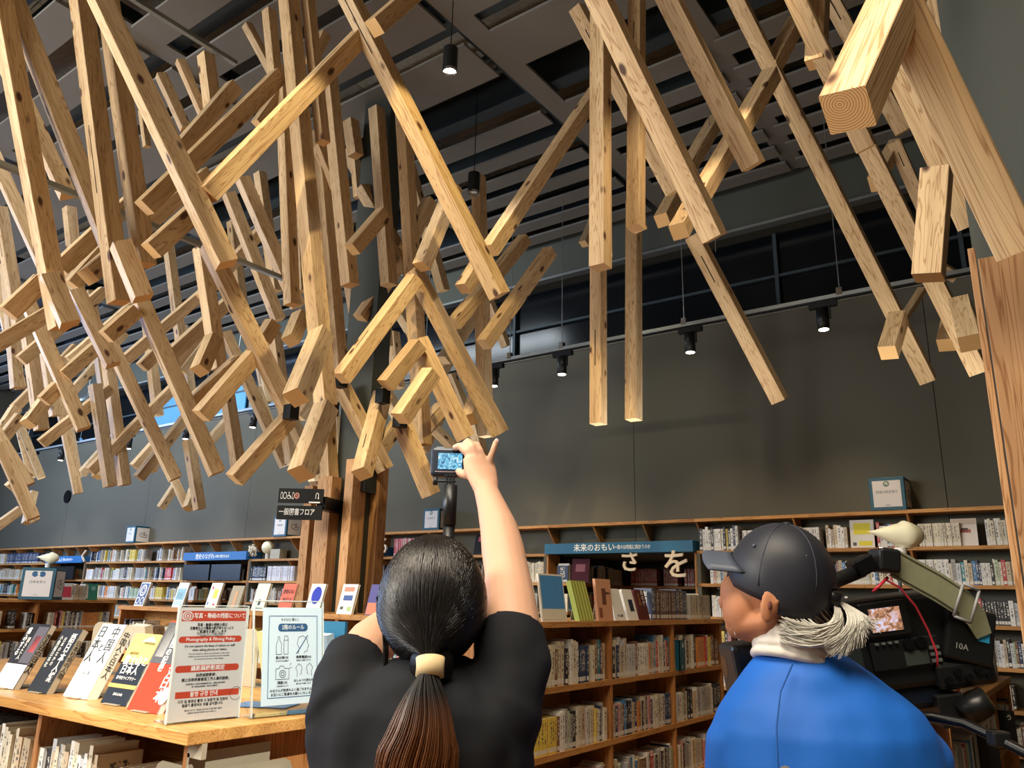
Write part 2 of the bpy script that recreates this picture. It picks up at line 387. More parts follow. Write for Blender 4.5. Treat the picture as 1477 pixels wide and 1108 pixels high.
for k, (a, b) in enumerate(strips):
    for (s0, s1) in segs+([(-1.95, -.2)] if b > 4 else [(-1.95, 1.5)]):
        if k in (10, 12) and s0 == -8.6: continue
        MB().box((s0, a, ZP), (s1, b, ZP+.025)).build('ceiling_panel', CEILP, ceil)
for s in (-16.05, -12.25, -8.75, -5.85, -3.5, -2.0):
    MB().box((s-.1, -.5, ZP+.035), (s+.1, 7.7, ZP+.06)).build('cross_panel', CEILP, ceil)
    MB().box((s-.16, -.5, ZP+.08), (s-.13, 7.75, ZP+.36)).build('cross_beam', STEEL, ceil)
for yy in (.85, 1.9, 2.92, 4.08, 5.2, 6.0, 6.7, 7.4):
    j = MB(); j.box((RX0, yy-.07, ZP+.1), (RX1, yy+.07, ZP+.12)); j.box((RX0, yy-.01, ZP+.12), (RX1, yy+.01, ZP+.44)); j.box((RX0, yy-.07, ZP+.44), (RX1, yy+.07, ZP+.46))
    j.build('steel_joist', STEEL, ceil)
for yy, zz in ((4.86, 6.3), (5.0, 6.26), (2.2, 6.3), (6.35, 6.3)):
    MB().tube([(RX0, yy, zz), (RX1, yy, zz)], .035, 8).build('conduit_pipe', STEEL, ceil, True)

# ---------------------------------------------------------------- timber lattice
BEAMS = {
  'L': [
    (-4.812,1.579,5.85,-4.552,2.201,3.171,0.105),
    (-4.879,1.804,5.85,-4.631,2.36,3.491,0.105),
    (-4.42,1.02,5.85,-3.632,2.296,3.231,0.105),
    (-5.283,1.185,5.85,-4.699,2.155,3.576,0.105),
    (-5.124,1.174,5.85,-4.834,2.02,3.007,0.105),
    (-6.089,1.595,5.611,-5.676,2.258,4.249,0.105),
    (-7.443,2.218,5.33,-7.089,2.785,4.145,0.105),
    (-4.77,1.881,3.282,-4.692,2.006,3.002,0.105),
    (-4.341,2.052,3.443,-4.259,2.188,3.131,0.105),
    (-5.006,1.94,3.33,-5.063,1.807,3.083,0.105),
    (-4.939,2.316,3.653,-4.865,2.135,3.39,0.105),
    (-5.992,2.704,4.071,-6.06,2.556,3.744,0.105),
    (-5.217,2.494,4.178,-5.358,2.16,3.568,0.105),
    (-6.532,3.084,5.75,-6.495,3.161,5.404,0.055),
    (-5.901,2.891,5.75,-5.769,3.107,5.295,0.081),
    (-5.596,2.881,5.75,-5.466,3.101,5.272,0.071),
    (-5.356,2.962,5.75,-5.302,3.057,5.263,0.103),
    (-4.714,2.86,5.132,-4.852,2.574,4.472,0.105),
    (-4.139,2.832,4.964,-4.413,2.19,3.755,0.105),
    (-3.393,2.895,4.992,-3.702,2.165,3.616,0.105),
    (-4.063,2.324,3.698,-4.141,2.133,3.379,0.105),
    (-5.435,3.166,4.795,-5.596,2.764,4.149,0.105),
    (-6.294,3.907,5.208,-6.007,4.414,4.02,0.105),
    (-5.634,3.611,5.02,-5.342,4.11,3.925,0.105),
    (-4.703,2.813,3.822,-4.358,3.363,2.722,0.105),
    (-5.774,3.393,4.308,-5.638,3.614,3.275,0.105),
    (-7.216,4.395,4.189,-7.313,4.159,3.692,0.105),
    (-8.916,5.505,4.655,-9.015,5.262,4.182,0.105),
    (-5.28,3.305,3.392,-5.177,3.162,3.08,0.105),
    (-4.541,3.173,3.105,-4.654,2.894,2.624,0.105),
    (-5.351,3.598,3.302,-5.479,3.283,2.864,0.105),
    (-6.046,3.914,4.075,-6.211,3.503,3.466,0.105),
    (-5.595,2.86,3.626,-5.235,3.445,2.363,0.105),
    (-7.017,3.804,3.694,-7.052,3.716,3.54,0.105),
    (-7.028,3.358,3.709,-6.65,3.962,2.488,0.105),
    (-6.86,2.591,3.763,-6.569,3.056,2.772,0.105),
    (-6.748,2.884,3.121,-6.781,2.803,2.979,0.105),
    (-5.993,2.564,3.686,-5.819,2.842,3.143,0.105),
    (-6.573,3.078,3.511,-6.656,2.868,3.193,0.105),
    (-5.573,2.825,3.527,-5.635,2.669,3.286,0.105),
    (-8.351,3.923,3.604,-8.223,4.186,2.548,0.105),
    (-8.594,4.128,3.965,-8.433,4.448,2.609,0.105),
    (-10.662,4.568,3.943,-10.492,4.946,2.699,0.105),
    (-10.724,5.296,3.355,-10.805,5.097,2.993,0.105),
    (-10.32,5.132,3.181,-10.227,5.019,2.904,0.105),
    (-8.965,5.038,3.235,-9.04,4.852,2.912,0.105),
    (-9.158,5.197,3.177,-9.067,5.076,2.913,0.105),
    (-10.49,6.189,3.11,-10.355,6.406,2.666,0.105),
    (-11.104,6.641,3.059,-11.164,6.483,2.703,0.105),
    (-8.921,5.602,2.786,-8.807,5.46,2.476,0.105),
    (-8.234,5.004,3.182,-8.123,5.182,2.408,0.105),
    (-6.743,4.365,3.655,-6.605,4.572,2.673,0.105),
    (-4.44,3.428,2.685,-4.561,3.135,2.228,0.105),
    (-7.188,4.628,4.175,-6.796,5.269,2.811,0.105),
    (-6.838,4.988,4.215,-6.652,5.233,2.823,0.105),
    (-4.848,3.765,3.636,-4.756,3.62,3.366,0.105),
    (-5.0,3.625,3.56,-5.026,3.56,3.397,0.105),
    (-9.66,3.822,4.483,-9.545,4.1,3.441,0.105),
    (-8.206,3.057,4.194,-8.083,3.369,2.986,0.105),
    (-9.083,3.14,4.88,-8.977,3.432,3.541,0.105),
    (-10.133,3.361,5.218,-9.845,3.8,3.746,0.105),
    (-7.874,2.957,2.76,-7.68,3.266,2.112,0.105),
    (-8.434,3.002,3.092,-8.196,3.395,2.461,0.105),
    (-8.437,3.459,2.622,-8.482,3.345,2.439,0.105),
    (-8.825,3.456,3.228,-8.898,3.291,2.844,0.105),
    (-11.764,4.682,2.855,-11.591,4.97,2.391,0.105),
    (-10.88,4.462,2.465,-10.961,4.256,2.235,0.105),
    (-13.206,5.547,2.951,-13.034,5.457,2.459,0.105),
    (-7.271,3.03,3.116,-7.192,2.881,2.849,0.105),
    (-9.242,3.552,3.373,-9.154,3.418,3.073,0.105),
    (-13.407,5.263,3.927,-13.299,5.53,3.17,0.105),
    (-8.336,3.351,5.414,-8.228,3.609,4.223,0.105),
    (-8.384,4.111,3.613,-8.584,3.601,2.938,0.105),
    (-7.503,3.463,4.323,-7.712,2.933,3.511,0.105),
    (-5.995,2.486,3.549,-6.119,2.135,3.149,0.105),
    (-8.274,4.756,3.746,-8.535,4.107,2.72,0.105),
    (-7.444,4.666,4.882,-7.749,3.894,3.767,0.105),
    (-8.4,5.047,3.494,-8.555,4.658,2.721,0.105),
    (-8.511,4.431,4.872,-8.76,3.803,3.907,0.105),
    (-8.599,4.573,5.75,-8.43,4.878,4.304,0.1),
    (-9.444,4.899,5.046,-9.288,5.189,3.627,0.105),
    (-8.261,2.7,5.105,-8.139,3.049,3.891,0.105),
    (-9.898,3.714,5.75,-9.628,4.148,4.841,0.101),
    (-10.063,4.422,4.462,-10.266,3.93,3.577,0.105),
    (-10.399,5.166,4.925,-10.604,4.679,3.96,0.105),
    (-9.583,5.504,4.971,-9.384,5.836,3.394,0.105),
    (-8.164,5.778,3.965,-8.018,6.039,3.296,0.105),
    (-10.068,4.475,5.229,-9.927,4.781,3.982,0.105),
    (-7.763,4.909,5.75,-7.635,5.105,4.651,0.099),
    (-6.552,4.392,5.75,-6.39,4.625,4.472,0.098),
    (-6.532,4.495,5.152,-6.727,4.023,4.27,0.105),
    (-4.974,3.435,5.75,-4.82,3.648,3.68,0.092),
    (-9.163,6.341,5.039,-8.999,6.572,4.065,0.105),
    (-8.755,5.881,3.702,-8.877,5.58,3.213,0.105),
    (-13.332,5.219,3.999,-13.098,5.586,3.164,0.105),
    (-12.705,5.59,4.221,-12.574,5.88,3.166,0.105),
  ],
  'M': [
    (-4.103,2.754,5.85,-3.776,3.188,2.646,0.105),
    (-4.032,2.866,5.85,-3.885,3.062,4.473,0.074),
    (-4.822,3.746,5.268,-4.603,4.012,3.107,0.105),
    (-4.504,2.933,5.75,-4.444,3.024,5.15,0.078),
    (-4.771,2.931,5.75,-4.637,3.136,5.359,0.064),
    (-4.955,3.536,5.75,-5.062,3.321,5.191,0.092),
    (-4.643,3.648,5.708,-4.443,3.89,3.842,0.105),
    (-4.769,3.72,5.091,-4.691,3.869,4.74,0.105),
    (-4.356,3.347,5.75,-4.403,3.28,5.461,0.083),
    (-4.95,4.186,5.659,-4.906,4.238,5.316,0.105),
    (-5.473,4.608,5.75,-5.259,4.929,5.147,0.102),
    (-5.257,4.489,5.75,-5.198,4.557,5.134,0.06),
    (-4.659,4.219,5.694,-4.513,4.374,4.025,0.105),
    (-4.386,4.288,5.573,-4.159,4.509,2.654,0.105),
    (-3.6,2.456,5.85,-2.826,3.702,3.344,0.105),
    (-3.652,4.494,4.05,-3.696,4.372,3.812,0.105),
    (-2.881,5.032,5.638,-3.236,4.103,3.912,0.105),
    (-2.92,3.382,5.85,-3.158,2.793,4.877,0.105),
    (-4.345,5.299,5.436,-4.228,5.393,2.883,0.105),
    (-3.785,5.306,4.633,-4.046,4.688,3.685,0.105),
    (-3.536,5.339,4.46,-3.774,4.75,3.48,0.105),
    (-3.714,4.233,4.63,-3.789,3.993,3.881,0.105),
    (-4.46,4.761,4.969,-4.531,4.562,4.432,0.105),
    (-4.227,3.984,4.441,-4.314,3.769,4.068,0.105),
    (-4.621,4.696,4.507,-4.767,4.317,3.761,0.105),
    (-4.853,4.293,5.013,-4.559,4.724,4.222,0.105),
    (-3.855,3.995,3.797,-4.04,3.524,2.941,0.105),
    (-3.934,4.064,3.913,-3.533,4.684,2.709,0.105),
    (-6.035,5.966,4.682,-5.858,6.222,4.228,0.105),
    (-3.856,4.077,3.345,-3.65,4.417,2.641,0.105),
    (-3.8,4.013,3.28,-3.888,3.799,2.934,0.105),
    (-3.452,3.788,2.956,-3.527,3.595,2.613,0.105),
    (-5.735,5.577,3.579,-5.631,5.741,3.262,0.105),
    (-7.279,6.831,4.501,-7.186,7.0,4.108,0.1),
    (-4.114,3.997,2.948,-3.86,3.61,2.279,0.105),
    (-4.781,4.159,3.167,-4.555,4.512,2.488,0.105),
    (-4.654,4.723,2.916,-4.709,4.586,2.684,0.105),
    (-3.948,4.049,2.709,-3.827,4.264,2.216,0.105),
    (-4.296,4.865,3.046,-4.273,4.678,2.871,0.105),
    (-3.89,4.844,3.124,-3.796,4.636,2.837,0.105),
    (-6.058,6.768,3.395,-5.859,7.0,3.127,0.102),
    (-8.061,7.0,4.308,-7.89,6.75,3.847,0.097),
    (-4.982,4.207,3.012,-4.926,4.273,2.342,0.105),
    (-6.6,5.751,3.422,-6.56,5.797,2.732,0.105),
    (-6.937,5.637,2.891,-6.823,5.803,2.629,0.105),
    (-6.393,4.949,3.238,-6.223,5.223,2.674,0.105),
    (-3.399,2.796,2.933,-3.244,2.539,2.483,0.105),
    (-3.431,2.898,2.529,-3.28,2.644,2.104,0.105),
    (-6.504,5.328,3.568,-6.551,5.197,3.284,0.105),
    (-5.411,4.991,5.279,-5.282,5.127,3.827,0.105),
    (-5.893,5.82,4.283,-5.825,5.888,3.663,0.105),
    (-5.772,6.665,3.999,-5.596,7.0,3.225,0.102),
    (-5.237,6.416,3.394,-5.082,6.539,2.728,0.105),
    (-5.265,6.131,4.062,-5.324,5.972,3.762,0.105),
    (-5.154,5.165,5.75,-5.005,5.617,4.505,0.1),
    (-4.439,5.796,4.589,-4.645,5.258,3.619,0.105),
    (-5.356,6.735,4.961,-5.232,7.0,4.334,0.093),
    (-6.228,5.378,5.018,-6.142,5.476,4.466,0.105),
    (-5.632,4.095,5.75,-5.505,4.264,4.156,0.08),
    (-5.736,4.807,4.391,-5.784,4.674,3.999,0.105),
    (-6.38,6.695,3.925,-6.305,6.907,3.278,0.105),
    (-5.699,5.492,4.931,-5.797,5.235,4.396,0.105),
    (-6.148,7.0,3.703,-6.223,6.753,3.162,0.099),
  ],
  'R': [
    (-2.217,3.946,5.85,-2.234,3.937,3.481,0.105),
    (-3.084,5.408,4.782,-3.097,5.401,2.871,0.105),
    (-2.484,4.403,4.068,-2.333,4.13,3.673,0.105),
    (-4.038,7.0,5.633,-4.085,6.837,5.268,0.092),
    (-2.076,4.222,5.85,-2.121,4.199,3.821,0.093),
    (-2.811,5.539,4.825,-2.844,5.522,2.9,0.105),
    (-2.689,5.336,4.698,-2.538,5.074,4.321,0.105),
    (-2.04,2.219,5.85,-1.326,3.484,3.254,0.105),
    (-2.577,4.223,5.75,-2.156,4.895,4.408,0.1),
    (-1.796,2.58,5.85,-1.164,3.651,3.684,0.105),
    (-1.588,4.499,5.85,-0.782,5.902,3.011,0.105),
    (-1.633,4.826,4.69,-1.805,4.393,3.961,0.105),
    (-2.113,5.738,5.475,-2.269,5.337,4.787,0.105),
    (-1.331,4.683,4.937,-1.458,4.365,4.403,0.105),
    (-1.256,5.173,5.669,-1.38,4.847,5.102,0.105),
    (-2.125,5.147,4.157,-1.751,5.744,2.965,0.105),
    (-2.401,5.491,4.744,-2.361,5.123,4.339,0.105),
    (-1.872,4.609,4.138,-1.851,4.256,3.751,0.105),
    (-1.218,3.602,5.85,-0.766,4.477,4.072,0.105),
    (-0.841,4.751,4.361,-0.441,5.466,2.916,0.105),
    (-1.07,4.704,5.85,-0.669,5.325,4.608,0.105),
    (-0.918,6.654,5.313,-0.757,7.0,4.607,0.102),
    (-0.804,4.247,5.85,-0.941,4.218,4.562,0.105),
    (-0.85,5.443,3.348,-0.897,5.218,3.051,0.105),
    (-0.576,5.929,3.494,-0.626,5.716,3.192,0.105),
    (-0.446,4.922,3.191,-0.401,4.685,2.879,0.105),
    (-1.055,7.0,5.298,-1.133,6.813,5.022,0.08),
    (-0.923,6.794,5.368,-1.075,6.494,4.913,0.105),
    (-0.891,7.0,4.083,-1.031,6.782,3.772,0.058),
    (-0.596,6.847,3.895,-0.534,7.0,3.578,0.088),
  ],
  'N': [
    (0.413,3.595,5.85,-0.327,1.727,2.602,0.105),
    (-0.969,0.583,5.85,-0.058,2.297,2.404,0.105),
    (-0.464,3.214,3.976,-0.245,3.65,3.095,0.105),
    (-0.248,3.36,5.85,-0.225,3.362,3.587,0.105),
    (-0.314,3.284,3.197,-0.39,3.276,2.753,0.105),
    (-0.781,6.921,4.266,-0.628,7.0,4.135,0.091),
  ],
}

def beam(P0, P1, a, parent, org, slot=None, mats=None, w=None, roll=0):
    P0, P1 = Vector(P0), Vector(P1); d = P1-P0; Ln = d.length; d.normalize()
    X = Vector((1, 0, 0)); e1 = (X-d*X.dot(d)).normalized(); e2 = d.cross(e1)
    if roll: e1, e2 = e1*cos(roll)-e2*sin(roll), e2*cos(roll)+e1*sin(roll)
    h = a/2; hy = (w or a)/2; c = .0025
    b = MB()
    # chamfered square section, end faces with end grain
    sec = [(-h+c, -hy), (h-c, -hy), (h, -hy+c), (h, hy-c), (h-c, hy), (-h+c, hy), (-h, hy-c), (-h, -hy+c)]
    b.v = [(x, y, -Ln/2) for x, y in sec]+[(x, y, Ln/2) for x, y in sec]
    for k in range(8):
        k2 = (k+1) % 8; b.f.append((k, k2, 8+k2, 8+k)); b.m.append(0)
    b.f.append(tuple(reversed(range(8)))); b.m.append(1); b.f.append(tuple(range(8, 16))); b.m.append(1)
    if slot:
        for z0, z1 in slot:
            z0, z1 = Ln/2-z1*Ln, Ln/2-z0*Ln
            b.box((-.004, hy-.002, z0), (.004, hy+.0006, z1), 2); b.box((-.004, -hy-.0006, z0), (.004, -hy+.002, z1), 2)
    o = b.build('beam', mats or [BEAM, ENDG, SLOT], parent)
    m = Matrix.Identity(4)
    for i in range(3): m[i][0], m[i][1], m[i][2] = e1[i], e2[i], d[i]
    m.translation = (P0+P1)/2-Vector(org); o.matrix_local = m
    return o
LAT = {'L': ('timber_lattice', 'dense cluster of crossing pale timber beams hanging over the far left shelves', (-7.0, 3.5, 3.5)),
       'M': ('timber_lattice', 'timber beams branching like a tree around the plank-clad column', (-4.3, 4.0, 3.5)),
       'R': ('timber_lattice', 'sparse timber beams slanting down between the column and the tall plank post', (-1.8, 4.8, 4.0)),
       'N': ('timber_lattice', 'large close timber beams with one square end jutting out above the plank post', (-.2, 2.4, 3.3))}
rng = random.Random(4)
for g in 'LMRN':
    nm, lb, org = LAT[g]
    T_ = thing(nm, lb, 'timber beams', org)
    for (x0, y0, z0, x1, y1, z1, a) in BEAMS[g]:
        L_ = math.dist((x0, y0, z0), (x1, y1, z1)); sl = None
        if g != 'N' and rng.random() < .35 and L_ > .8:
            q = rng.choice((.25, .6, .72)); sl = [(q, q+.16)]
        beam((x0, y0, z0), (x1, y1, z1), a, T_, org, sl, roll=R_(-16) if (g == 'L' and abs((x1-x0)/L_-.27) < .15 and y1 > y0 and (z0-z1)/L_ < .95) else 0)
    if g == 'M':
        for c in ((-4.289, 3.328, 2.692), (-4.176, 3.637, 2.973), (-4.255, 3.645, 2.777), (-3.949, 3.839, 2.87), (-3.873, 3.949, 2.707)):
            MB().cbox([c[i]-org[i] for i in range(3)], (.075, .075, .1)).build('steel_node', BLACKM, T_)

# column wrapped in planks around a dark steel core
co = (-4.9, 4.34, 0)
ct = thing('plank_clad_column', 'dark steel column clad in tall timber planks with a hanging sign on it', 'column', co, YAW-.45)
MB().box((-.19, -.02, 0), (.22, .2, 2.3)).build('steel_core', CORE, ct); MB().box((-.02, -.02, 2.3), (.27, .2, 5.9)).build('steel_core', CORE, ct)
for x0, x1, y0, y1, z1 in ((-.27, -.19, -.09, .05, 2.36), (-.1, .04, -.14, .02, 2.42), (.15, .23, -.12, .06, 2.55), (.2, .3, .14, .26, 2.6)):
    MB().box((x0, y0, 0), (x1, y1, z1)).build('plank', PLANK, ct, bevel=.003)
# right post: planks beside a grey steel column
po = (-.16, 2.42, 0)
pt = thing('plank_clad_post', 'tall reddish plank post rising at the picture edge under the close beams', 'column', po, .05)
MB().box((-.012, .1, 0), (.4, .38, 5.9)).build('steel_core', CORE, pt)
MB().box((0, -.01, 0), (.13, .012, 2.45)).build('plank', PLANK, pt, bevel=.002)
MB().box((-.022, .0, 0), (-.004, .02, 2.49)).build('plank', PLANK, pt, bevel=.002)
MB().box((-.022, .024, 0), (-.004, .05, 2.49)).build('plank', PLANK, pt, bevel=.002)
MB().box((.0, .014, 0), (.13, .1, 2.42)).build('plank', PLANK, pt, bevel=.002)
MB().box((.134, -.01, 0), (.25, .1, 2.6)).build('plank', PLANK, pt, bevel=.002)

# ---------------------------------------------------------------- lamps and rails
def rail(name, a, b, lb, r=.018):
    t = thing(name, lb, 'lighting rail', a); a, b = Vector(a), Vector(b)
    d = (b-a); MB().obox((-.02, -.02, 0), (.04, 0, 0) if abs(d.y) > abs(d.x) else (0, .04, 0), (d.x, d.y, 0), (0, 0, .035)).build('rail_channel', GREYM, t)
    return t
tr = rail('track_rail', (-18.3, 6.9, 4.12), (1.5, 6.9, 4.12), 'long grey lighting track hung on wires along the back wall')
MB().box((0, .0, -.012), (19.8, .03, 0)).build('track_slot', BLACKM, tr)
for xx in (-17.1, -14.9, -12.6, -10.3, -8.1, -6.4, -5.1, -4.4, -2.98, -1.52, -.2):
    MB().tube([(xx+18.3, 0, .03), (xx+18.3, 0, 1.8)], .0045, 6).build('hanging_wire', GREYM, tr)
    MB().cbox((xx+18.3, 0, .05), (.05, .05, .07)).build('wire_clamp', CHROME, tr)
rail('ceiling_rail', (-5.13, .8, 4.0), (-5.13, 3.88, 4.0), 'slim grey ceiling rail crossing in front of the left timber beams')
rail('ceiling_rail', (-5.1, .8, 5.62), (-5.1, 3.1, 5.62), 'slim grey ceiling rail above the left timber beams')
rail('ceiling_rail', (-5.1, .3, 5.3), (-5.1, .8, 5.3), 'short grey ceiling rail outside the left beams')
pos = {0: 'right of the raised arm', 1: 'between the two slanting beams at centre right', 2: 'above the blue-framed cube on the right', 3: 'behind the lit beam tips at centre',
       4: 'nearest the column on its left', 5: 'second to the left of the column', 6: 'third to the left of the column', 7: 'next to the round wall vent', 8: 'farthest left on the track'}
for i, (tx, k) in enumerate(TRACK_X):
    t = thing('track_spotlight', 'black track spotlight, '+pos[i], 'lamp', (tx, 6.9, 4.1), 0, 'spotlights on the back wall track')
    MB().box((-.11, -.025, -.05), (.13, .025, 0)).build('adapter', BLACKM, t)
    MB().tube([(0, 0, -.06), (0, 0, -.25)], .052, 20).build('lamp_head', BLACK, t, True, 0)
    MB().tube([(0, 0, -.25), (0, 0, -.255)], .042, 20).build('lens', LAMP, t)
    MB().box((.055, -.01, -.16), (.07, .01, -.02)).build('arm', BLACKM, t)
def downlight(loc, lb, on, top):
    t = thing('pendant_downlight', lb, 'lamp', loc, 0)
    b = MB(); n = 24
    for z, r in ((.16, .0), (.16, .055), (-.02, .055), (-.02, .051), (.06, .03)):
        for k in range(n): b.v.append((cos(2*pi*k/n)*r, sin(2*pi*k/n)*r, z))
    for i in range(4):
        for k in range(n):
            k2 = (k+1) % n; b.f.append((i*n+k, i*n+k2, (i+1)*n+k2, (i+1)*n+k)); b.m.append(0)
    b.build('housing', BLACK, t)
    c = MB()
    for z, r in ((-.022, .052), (-.045, .05), (.03, .025)):
        for k in range(n): c.v.append((cos(2*pi*k/n)*r*(1 if k % 2 else .95), sin(2*pi*k/n)*r*(1 if k % 2 else .95), z))
    for i in range(2):
        for k in range(n):
            k2 = (k+1) % n; c.f.append((i*n+k, i*n+k2, (i+1)*n+k2, (i+1)*n+k)); c.m.append(0)
    c.build('reflector', CHROME, t)
    MB().tube([(0, 0, -.005), (0, 0, -.02)], .034, 16).build('bulb', LAMP if on else WHITE, t)
    MB().tube([(0, 0, .16), (0, 0, top-loc[2])], .004 if top-loc[2] > .5 else .02, 6).build('stem', BLACKM, t)
downlight((-3.42, 3.79, 5.33), 'black cylinder downlight glowing white under the ceiling rail', True, 5.92)
downlight((-4.15, 5.0, 5.1), 'unlit black cylinder downlight hanging on a wire over the dark far beams', False, 6.3)
for (wx, wy, zb, sd_) in ((-2.13, 5.6, 4.2, 'between the slanting beams at centre right'), (-3.6, 6.4, 4.2, 'left of the two long upright beams')):
    t = thing('wire_hanger', 'thin steel wire with clamp, '+sd_, 'wire', (wx, wy, zb), 0, 'ceiling wires with clamps')
    MB().tube([(0, 0, 0), (0, 0, 1.8)], .003, 6).build('wire', GREYM, t)
    MB().tube([(0, 0, 1.6), (.02, 0, 1.75)], .018, 8).build('clamp', CHROME, t)
    MB().tube([(-.06, 0, 1.8), (.05, 0, 1.66)], .006, 6).build('clamp_bar', CHROME, t)

# hanging guide sign at the column
sg = thing('direction_sign', 'black two-panel guide sign with white pictograms fixed to the column', 'sign', (-4.99, 3.83, 2.05))
u = Vector((.27, .2, 0)).normalized(); W_ = .34
MB().obox((.22, .19, .08), (.06, .04, 0), (-.12, .3, 0), (0, 0, .1)).build('wall_bracket', BLACKM, sg)
for z0, z1 in ((.0, .105), (.125, .235)):
    o = MB().obox((0, 0, z0), u*W_, (-u.y*.02, u.x*.02, 0), (0, 0, z1-z0)).build('sign_panel', BLACK, sg)
mf = frame((0, 0, 0), u, (0, 0, 1))
text('一般図書フロア', sg, fm(mf, .15, .055, .002), .055, WINK, maxw=.27, bold=.0006)
for k, ch in enumerate('♿'): pass
ic = MB()
def ring2(b, cx, cy, rx, ry, th, n=20, mat=0, z=0):
    o = len(b.v)
    for q in (1, 1-th):
        for k in range(n): b.v.append((cx+cos(2*pi*k/n)*rx*q, cy+sin(2*pi*k/n)*ry*q, z))
    for k in range(n):
        k2 = (k+1) % n; b.f.append((o+k, o+k2, o+n+k2, o+n+k)); b.m.append(mat)
def disc2(b, cx, cy, rx, ry, n=24, mat=0, z=0):
    o = len(b.v)
    for k in range(n): b.v.append((cx+cos(2*pi*k/n)*rx, cy+sin(2*pi*k/n)*ry, z))
    b.f.append(tuple(o+k for k in range(n))); b.m.append(mat)
def rect2(b, x0, y0, x1, y1, mat=0, z=0, sk=0):
    o = len(b.v); b.v += [(x0, y0, z), (x1, y0, z), (x1+sk, y1, z), (x0+sk, y1, z)]; b.f.append((o, o+1, o+2, o+3)); b.m.append(mat)
def poly2(b, pts, mat=0, z=0):
    o = len(b.v); b.v += [(x, y, z) for x, y in pts]; b.f.append(tuple(range(o, o+len(pts)))); b.m.append(mat)
def line2(b, pts, w, mat=0, z=0):
    for (x0, y0), (x1, y1) in zip(pts, pts[1:]):
        d = Vector((x1-x0, y1-y0)); L_ = d.length or 1; nx, ny = -d.y/L_*w/2, d.x/L_*w/2
        poly2(b, [(x0+nx, y0+ny), (x0-nx, y0-ny), (x1-nx, y1-ny), (x1+nx, y1+ny)], mat, z)
for cx, rx in ((.025, .009), (.05, .014), (.112, .008)): ring2(ic, cx, .18, rx, .028, .25)
ring2(ic, .08, .17, .014, .016, .25); disc2(ic, .08, .203, .005, .006)
line2(ic, [(.08, .2), (.08, .175), (.094, .175), (.1, .155)], .004)
line2(ic, [(.285, .16), (.285, .195), (.295, .205), (.305, .195), (.305, .165)], .004); poly2(ic, [(.298, .168), (.312, .168), (.305, .155)])
rect2(ic, .235, .127, .32, .137)
o = ic.build('pictogram', WINK, sg); o.matrix_local = fm(mf, 0, 0, .002)
pc = MB(); disc2(pc, .14, .18, .02, .024); o = pc.build('round_pictogram', flat('salmon_print', 'd99a86', .6), sg); o.matrix_local = fm(mf, 0, 0, .002)
pc = MB(); ring2(pc, .14, .18, .011, .014, .3); line2(pc, [(.133, .17), (.147, .19)], .003); o = pc.build('pictogram', BLACK, sg); o.matrix_local = fm(mf, 0, 0, .0026)
# ---------------------------------------------------------------- books
PAL = [('cream', (.66, .6, .46), 9), ('white', (.75, .74, .7), 7), ('grey', (.38, .37, .35), 4), ('beige', (.55, .44, .3), 6), ('black', (.02, .02, .025), 4), ('navy', (.03, .05, .12), 3),
       ('red', (.5, .05, .05), 2), ('brown', (.2, .1, .05), 3), ('yellow', (.72, .55, .1), 2), ('pale green', (.42, .52, .36), 1.5), ('blue', (.06, .2, .42), 2), ('pink', (.62, .3, .28), 1.2), ('teal', (.03, .22, .28), 1), ('orange', (.66, .25, .06), 1), ('silver', (.55, .57, .6), 2)]
PB = [p for p in PAL if p[0] in ('cream', 'white', 'silver', 'beige')]
PD = [p for p in PAL if p[0] in ('brown', 'black', 'navy', 'grey')]
ORD = 'first second third fourth fifth sixth seventh eighth ninth tenth eleventh twelfth thirteenth fourteenth fifteenth sixteenth seventeenth eighteenth nineteenth twentieth'.split()
def ordn(i):
    if i < 20: return ORD[i]
    t = ['twenty', 'thirty', 'forty', 'fifty', 'sixty', 'seventy', 'eighty', 'ninety'][(i+1)//10-2]
    return t+'-'+ORD[(i+1) % 10-1] if (i+1) % 10 else {'twenty': 'twentieth', 'thirty': 'thirtieth', 'forty': 'fortieth', 'fifty': 'fiftieth', 'sixty': 'sixtieth', 'seventy': 'seventieth', 'eighty': 'eightieth', 'ninety': 'ninetieth'}[t]
_bm = {}
def book_mesh(t, h, d):
    k = (t, h, d)
    if k in _bm: return _bm[k]
    b = MB(); e = .002
    b.box((e, .002, .002), (t-e, d-.004, h-.003), 1)                    # page block
    b.box((0, 0, 0), (e, d, h), 0); b.box((t-e, 0, 0), (t, d, h), 0)     # boards
    b.quadbox([(0, -.0015, 0), (t, -.0015, 0), (t, .002, 0), (0, .002, 0), (0, -.0015, h), (t, -.0015, h), (t, .002, h), (0, .002, h)], 0, uvface=2)
    o = b.build('book', [COVER, PAGES]); _bm[k] = o.data; bpy.data.objects.remove(o); return o and _bm[k]
def pick(r, pal):
    w = sum(p[2] for p in pal); q = r.random()*w
    for p in pal:
        q -= p[2]
        if q <= 0: return p
    return pal[0]
NB = [0]
